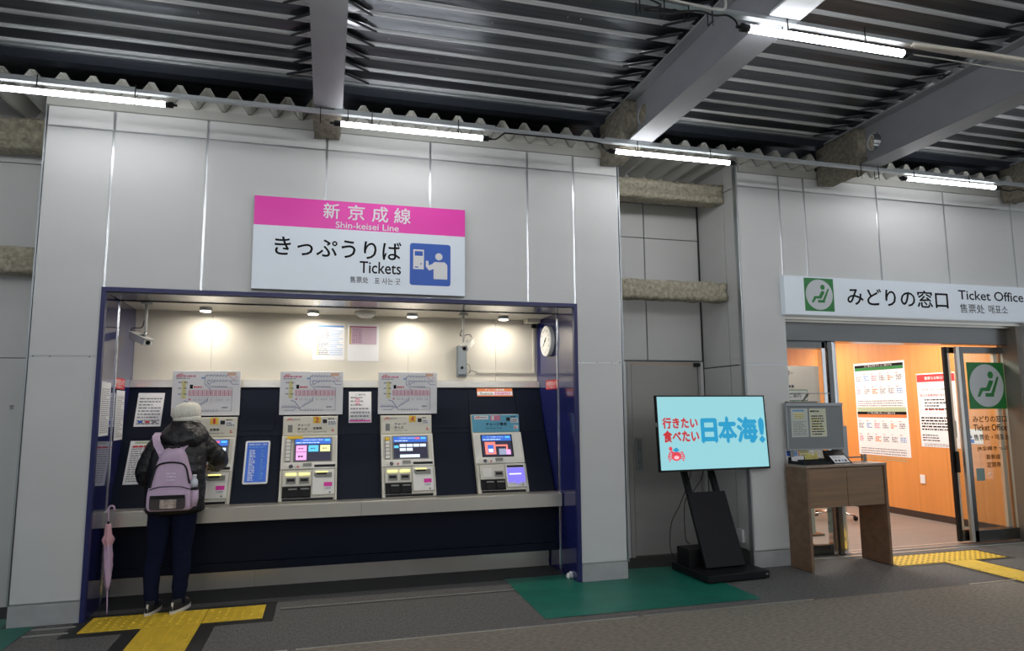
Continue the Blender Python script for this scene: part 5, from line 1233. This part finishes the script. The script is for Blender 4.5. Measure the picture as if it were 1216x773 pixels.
def sleeve(pts, rads, name):
    P = [Vector(p) for p in pts]; out = []; ro = []
    for i in range(len(P)-1):
        p0, p1, p2, p3 = P[max(i-1, 0)], P[i], P[i+1], P[min(i+2, len(P)-1)]
        for k in range(12):
            t = k/12; out.append(.5*((2*p1)+(-p0+p2)*t+(2*p0-5*p1+4*p2-p3)*t*t+(-p0+3*p1-3*p2+p3)*t**3)); ro.append(rads[i]+(rads[i+1]-rads[i])*t)
    out.append(P[-1]); ro.append(rads[-1]); L = 0; r3 = []
    for i, p in enumerate(out):
        if i: L += (p-out[i-1]).length
        r3.append(ro[i]+.0055*abs(math.sin(L*PI/.06))-.003)
    mb = MB().tube(out, r3, 24)
    nv = []
    for v in mb.v: nv.append(v+Vector((noise.noise(v*22), noise.noise(v*22+Vector((5, 0, 0))), noise.noise(v*22+Vector((0, 7, 0)))))*.009)
    mb.v = nv
    return mb.build(name, M['coat'], pr)
sleeve([(-1.16, 5.88, 1.29), (-1.245, 5.875, 1.245), (-1.305, 5.865, 1.13), (-1.335, 5.86, 1.01), (-1.30, 5.91, .93), (-1.25, 5.98, .905)], [.075, .082, .078, .074, .066, .045], 'sleeve')
sleeve([(-1.03, 5.88, 1.29), (-.96, 5.885, 1.245), (-.89, 5.93, 1.17), (-.838, 5.985, 1.105), (-.862, 6.07, 1.065), (-.905, 6.13, 1.045)], [.075, .082, .078, .074, .064, .045], 'sleeve')
def hoodfn(v, t, j):
    n = noise.noise(Vector((v.x*16, v.y*16, v.z*22)))*.018+.008*math.sin(t*6+v.z*30)
    c = Vector((-1.075, 5.88, v.z)); n += .010*noise.noise(v*42); return v+(v-c).normalized()*n
MB().rings([(-1.075, 5.85, 1.205, .09, .09), (-1.073, 5.835, 1.225, .135, .145), (-1.072, 5.835, 1.265, .158, .165), (-1.072, 5.845, 1.32, .160, .162), (-1.075, 5.87, 1.365, .142, .128), (-1.075, 5.88, 1.40, .118, .108), (-1.078, 5.89, 1.42, .094, .09)], 48, fn=hoodfn).build('hood', M['coat'], pr)
# trousers
def leg(pts, rads, name):
    P = [Vector(p) for p in pts]; out = []; ro = []
    for i in range(len(P)-1):
        for k in range(6):
            t = k/6; out.append(P[i].lerp(P[i+1], t)); ro.append(rads[i]+(rads[i+1]-rads[i])*t)
    out.append(P[-1]); ro.append(rads[-1])
    mb = MB().tube(out, ro, 24); mb.v = [v+Vector((noise.noise(v*14), noise.noise(v*14+Vector((3, 0, 0))), 0))*.008 for v in mb.v]
    return mb
l1 = leg([(-1.19, 5.80, .80), (-1.20, 5.80, .70), (-1.212, 5.80, .55), (-1.218, 5.80, .43), (-1.238, 5.778, .30), (-1.236, 5.772, .20), (-1.228, 5.768, .055)], [.098, .096, .080, .066, .062, .054, .046], '')
l2 = leg([(-1.04, 5.80, .80), (-1.042, 5.80, .70), (-1.044, 5.805, .55), (-1.046, 5.81, .43), (-1.038, 5.79, .30), (-1.042, 5.785, .20), (-1.047, 5.778, .055)], [.098, .096, .080, .066, .062, .054, .046], '')
tro = MB(); tro.v = l1.v+l2.v; n_ = len(l1.v); tro.f = l1.f+[tuple(i+n_ for i in f) for f in l2.f]; tro.fm = l1.fm+l2.fm; tro.smooth = l1.smooth+l2.smooth
tro.build('trousers', M['jeans'], pr)
cable('x', [(-1.02, 5.64, .70), (-.97, 5.65, .70), (-.95, 5.68, .685), (-.98, 5.66, .66), (-1.03, 5.65, .66), (-1.05, 5.64, .685), (-1.02, 5.64, .70)], .004, None) if False else None
def shoe(x, y, a):
    F_ = Matrix.Translation((x, y, 0)) @ Matrix.Rotation(a, 4, 'Z')
    def sh(sc, z): return [(0+p[0]*sc, p[1], z) for p in ()]
    def outl(k, z):   # k scale
        pts = []
        for i in range(28):
            t = 2*PI*i/28; yy = math.sin(t); xx = math.cos(t)
            w = .036+(.010 if yy > .1 else 0)*min(1, max(0, yy))-.004*max(0, -yy)
            pts.append((xx*w*k+.004*yy, yy*.128*(.5+.5*k)+.105*0, z))
        return pts
    so_ = MB(F_); A = outl(1.08, .0015); B = outl(1.08, .026); n = 28
    so_.add(A+B, [tuple(range(n))[::-1], tuple(range(n, 2*n))]+[(i, (i+1) % n, n+(i+1) % n, n+i) for i in range(n)], False)
    u_ = MB(F_); L = [outl(1.0, .024), outl(1.0, .045)]
    top1 = [(p[0]*.92, (p[1]*.80-.018), .066) for p in outl(1., 0)]; top2 = [(p[0]*.80, (p[1]*.48-.050), .098) for p in outl(1., 0)]
    L += [top1, top2]; vs = sum(L, [])
    u_.add(vs, [(j*n+i, j*n+(i+1) % n, (j+1)*n+(i+1) % n, (j+1)*n+i) for j in range(3) for i in range(n)]+[tuple(range(3*n, 4*n))], True)
    s = u_.build('shoe', M['shoe'], pr); so_.build('sole', M['sole'], s)
    MB(F_).box(-.006, .006, -.122, -.112, .030, .085).build('heel_tab', M['sole'], s)
    MB(F_).box(-.022, .022, .02, .024, .066, .069).box(-.022, .022, .04, .044, .059, .062).box(-.022, .022, .0, .004, .073, .076).build('lace', M['sole'], s)
shoe(-1.222, 5.790, -.10); shoe(-1.035, 5.790, -.28)
# backpack
bp_ = empty('backpack', (-1.10, 5.60, .77), label='lilac backpack worn on the back of the person in black', cat='backpack')
def BW(z):      # centre x, half width
    tb = ((.765, -1.098, .130), (.79, -1.098, .158), (.88, -1.100, .160), (.98, -1.105, .142), (1.07, -1.108, .118), (1.15, -1.108, .094), (1.205, -1.108, .066), (1.225, -1.108, .04))
    for a, b in zip(tb, tb[1:]):
        if z <= b[0]:
            t = max(0, (z-a[0])/(b[0]-a[0])); return a[1]+(b[1]-a[1])*t, a[2]+(b[2]-a[2])*t
    return tb[-1][1:]
def yb(z): return 5.612+(z-.77)*.11
def bpf(v, t, j): return v+Vector((0, noise.noise(v*11)*.008, 0))
rr = []
for i in range(26):
    z = .765+(1.225-.765)*i/25; c_, w_ = BW(z); ed = min(1, .55+min(i, 25-i)*.16); rr.append((c_, yb(z), z, w_, .075*ed))
MB().rings(rr, 40, p=3.2, fn=bpf).build('main_bag', M['lilac'], bp_)
rr = []
for i in range(14):
    z = .772+(.935-.772)*i/13; c_, w_ = BW(z); ed = min(1, .5+min(i, 13-i)*.2); rr.append((c_-.004, yb(z)-.072, z, w_*.93, .030*ed))
pk = MB().rings(rr, 40, p=4, fn=bpf).build('front_pocket', M['lilac'], bp_)
MB(FR(5.512)).rrect(-1.225, -.985, .782, .882, .020, 0, .006).build('clear_window', mat('smoky clear vinyl', (.06, .05, .055), .18, coat=.8), pk)
MB(FR(5.506)).box(-1.222, -.988, .862, .886, 0, .005).build('window_trim', M['black'], pk)
MB(FR(5.506)).box(-1.155, -1.045, .792, .855, .0, .002).build('card_inside', mat('faded picture card', (.42, .34, .30), .4, noise_amt=.6, nscale=(30, 30, 30)), pk)
cable('zip', [(-1.235, 5.535, .925), (-1.17, 5.508, .945), (-1.10, 5.503, .948), (-1.02, 5.506, .944), (-.965, 5.535, .922)], .004, None, parent=None).name = 'pocket_zip'
z1 = bpy.data.objects['pocket_zip']; z1.parent = bp_; z1.location = -bp_.location
pz = [(BW(z)[0]-BW(z)[1]*.90, yb(z)-.062, z) for z in (.90, .96, 1.02, 1.07)]+[(-1.185, yb(1.1)-.073, 1.105), (-1.108, yb(1.12)-.078, 1.118), (-1.03, yb(1.1)-.073, 1.105)]+[(BW(z)[0]+BW(z)[1]*.90, yb(z)-.062, z) for z in (1.07, 1.02, .96)]
zz_ = cable('main_zip', pz, .0065, None); zz_.parent = bp_; zz_.location = -bp_.location
th = cable('top_handle', [(-1.15, 5.645, 1.215), (-1.14, 5.615, 1.232), (-1.108, 5.600, 1.225), (-1.075, 5.615, 1.232), (-1.066, 5.645, 1.215)], .008, None); th.parent = bp_; th.location = -bp_.location
def strap(pts, name):
    P = [Vector(p) for p in pts]; mb = MB(); vs = []
    for i, p in enumerate(P):
        d = (P[min(i+1, len(P)-1)]-P[max(0, i-1)]).normalized(); out_ = Vector((0, -1, .5)).normalized() if i < 3 else Vector((0, .2, 1)).normalized()
        w = d.cross(out_).normalized()*.026; o_ = w.cross(d).normalized()*.006
        vs += [tuple(p-w-o_), tuple(p+w-o_), tuple(p+w+o_), tuple(p-w+o_)]
    n = len(P); fs = [(i*4+k, i*4+(k+1) % 4, (i+1)*4+(k+1) % 4, (i+1)*4+k) for i in range(n-1) for k in range(4)]+[(3, 2, 1, 0), tuple(range(4*n-4, 4*n))]
    mb.add(vs, fs); return mb.build(name, M['lilac'], bp_)
strap([(-1.165, 5.640, 1.12), (-1.190, 5.650, 1.185), (-1.232, 5.690, 1.245), (-1.258, 5.755, 1.300), (-1.262, 5.85, 1.325), (-1.245, 5.94, 1.30), (-1.225, 6.0, 1.24), (-1.215, 6.01, 1.12)], 'shoulder_strap')
strap([(-1.075, 5.665, 1.17), (-1.060, 5.700, 1.22), (-1.020, 5.745, 1.27), (-.985, 5.80, 1.310), (-.968, 5.86, 1.325), (-.972, 5.93, 1.30), (-.98, 5.99, 1.24), (-.99, 6.0, 1.12)], 'shoulder_strap')
lg_ = MB(FR(yb(1.0)-.0785)); rn = random.Random(4)
text('LIFE', FR(yb(1.03)-.083), -1.125, -1.070, 1.030, 1.052, M['lilacdk'], bp_, name='faded_print') if False else lines(FR(yb(1.0)-.082), -1.130, -1.065, .985, 1.055, 3, M['lilacdk'], bp_, .5, .002, name='faded_print', seed=5, word=.02)
sp_ = MB().rings([(-.948, 5.605, .79, .026, .040), (-.944, 5.605, .85, .032, .046), (-.946, 5.608, .915, .030, .046)], 20).build('side_pocket', M['lilac'], bp_)
MB().rings([(-.946, 5.608, .912, .033, .049), (-.946, 5.608, .925, .033, .049)], 20).build('pocket_trim', M['black'], sp_)
bt = empty('water_bottle', (-.946, 5.60, .84), label='clear plastic bottle with white cap in the side pocket of the lilac backpack', cat='bottle')
MB().rings([(-.944, 5.595, .93, .024, .024), (-.944, 5.593, .955, .026, .026), (-.944, 5.592, .98, .024, .024), (-.944, 5.591, .995, .014, .014), (-.944, 5.591, 1.005, .011, .011)], 20).build('bottle_body', M['bottle'], bt)
MB().rings([(-.944, 5.591, 1.003, .014, .014), (-.944, 5.591, 1.022, .014, .014)], 20).build('cap', M['white'], bt)
# umbrella
um = empty('umbrella', (-1.545, 5.84, 0), label='closed pink and lilac umbrella leaning against the left blue jamb', cat='umbrella')
ax = lambda z: Vector((-1.541-.044*z, 5.84, z))
MB().tube([ax(.001), ax(.02), ax(.185)], [.003, .005, .005], 8).build('tip', M['umbrella2'], um)
def umf(v, t, j):
    c = ax(v.z); r = (v-c); k = 1+.16*math.sin(5*t+v.z*16)+.07*math.sin(11*t+v.z*30); return c+r*k
MB().rings([(ax(z).x, 5.84, z, r, r) for z, r in ((.17, .007), (.21, .017), (.27, .025), (.35, .030), (.43, .029), (.50, .025), (.53, .023))], 30, fn=umf).build('folded_canopy', M['umbrella2'], um)
MB().rings([(ax(z).x, 5.84, z, r, r) for z, r in ((.475, .020), (.50, .026), (.538, .040), (.552, .036), (.575, .024), (.61, .021), (.655, .018))], 40, fn=lambda v, t, j: ax(v.z)+(v-ax(v.z))*(1+.14*math.sin(7*t))).build('frill', M['umbrella'], um)
MB().tube([ax(.655), ax(.672)], .009, 10).build('collar', M['black'], um)
hk = [ax(.67), ax(.72), ax(.76)]+[ax(.765)+Vector((.020-.020*math.cos(a), 0, .022*math.sin(a))) for a in [PI*i/7 for i in range(1, 8)]]+[ax(.765)+Vector((.041, 0, -.02))]
MB().tube(hk, .0075, 10).build('crook_handle', M['umbrella2'], um)
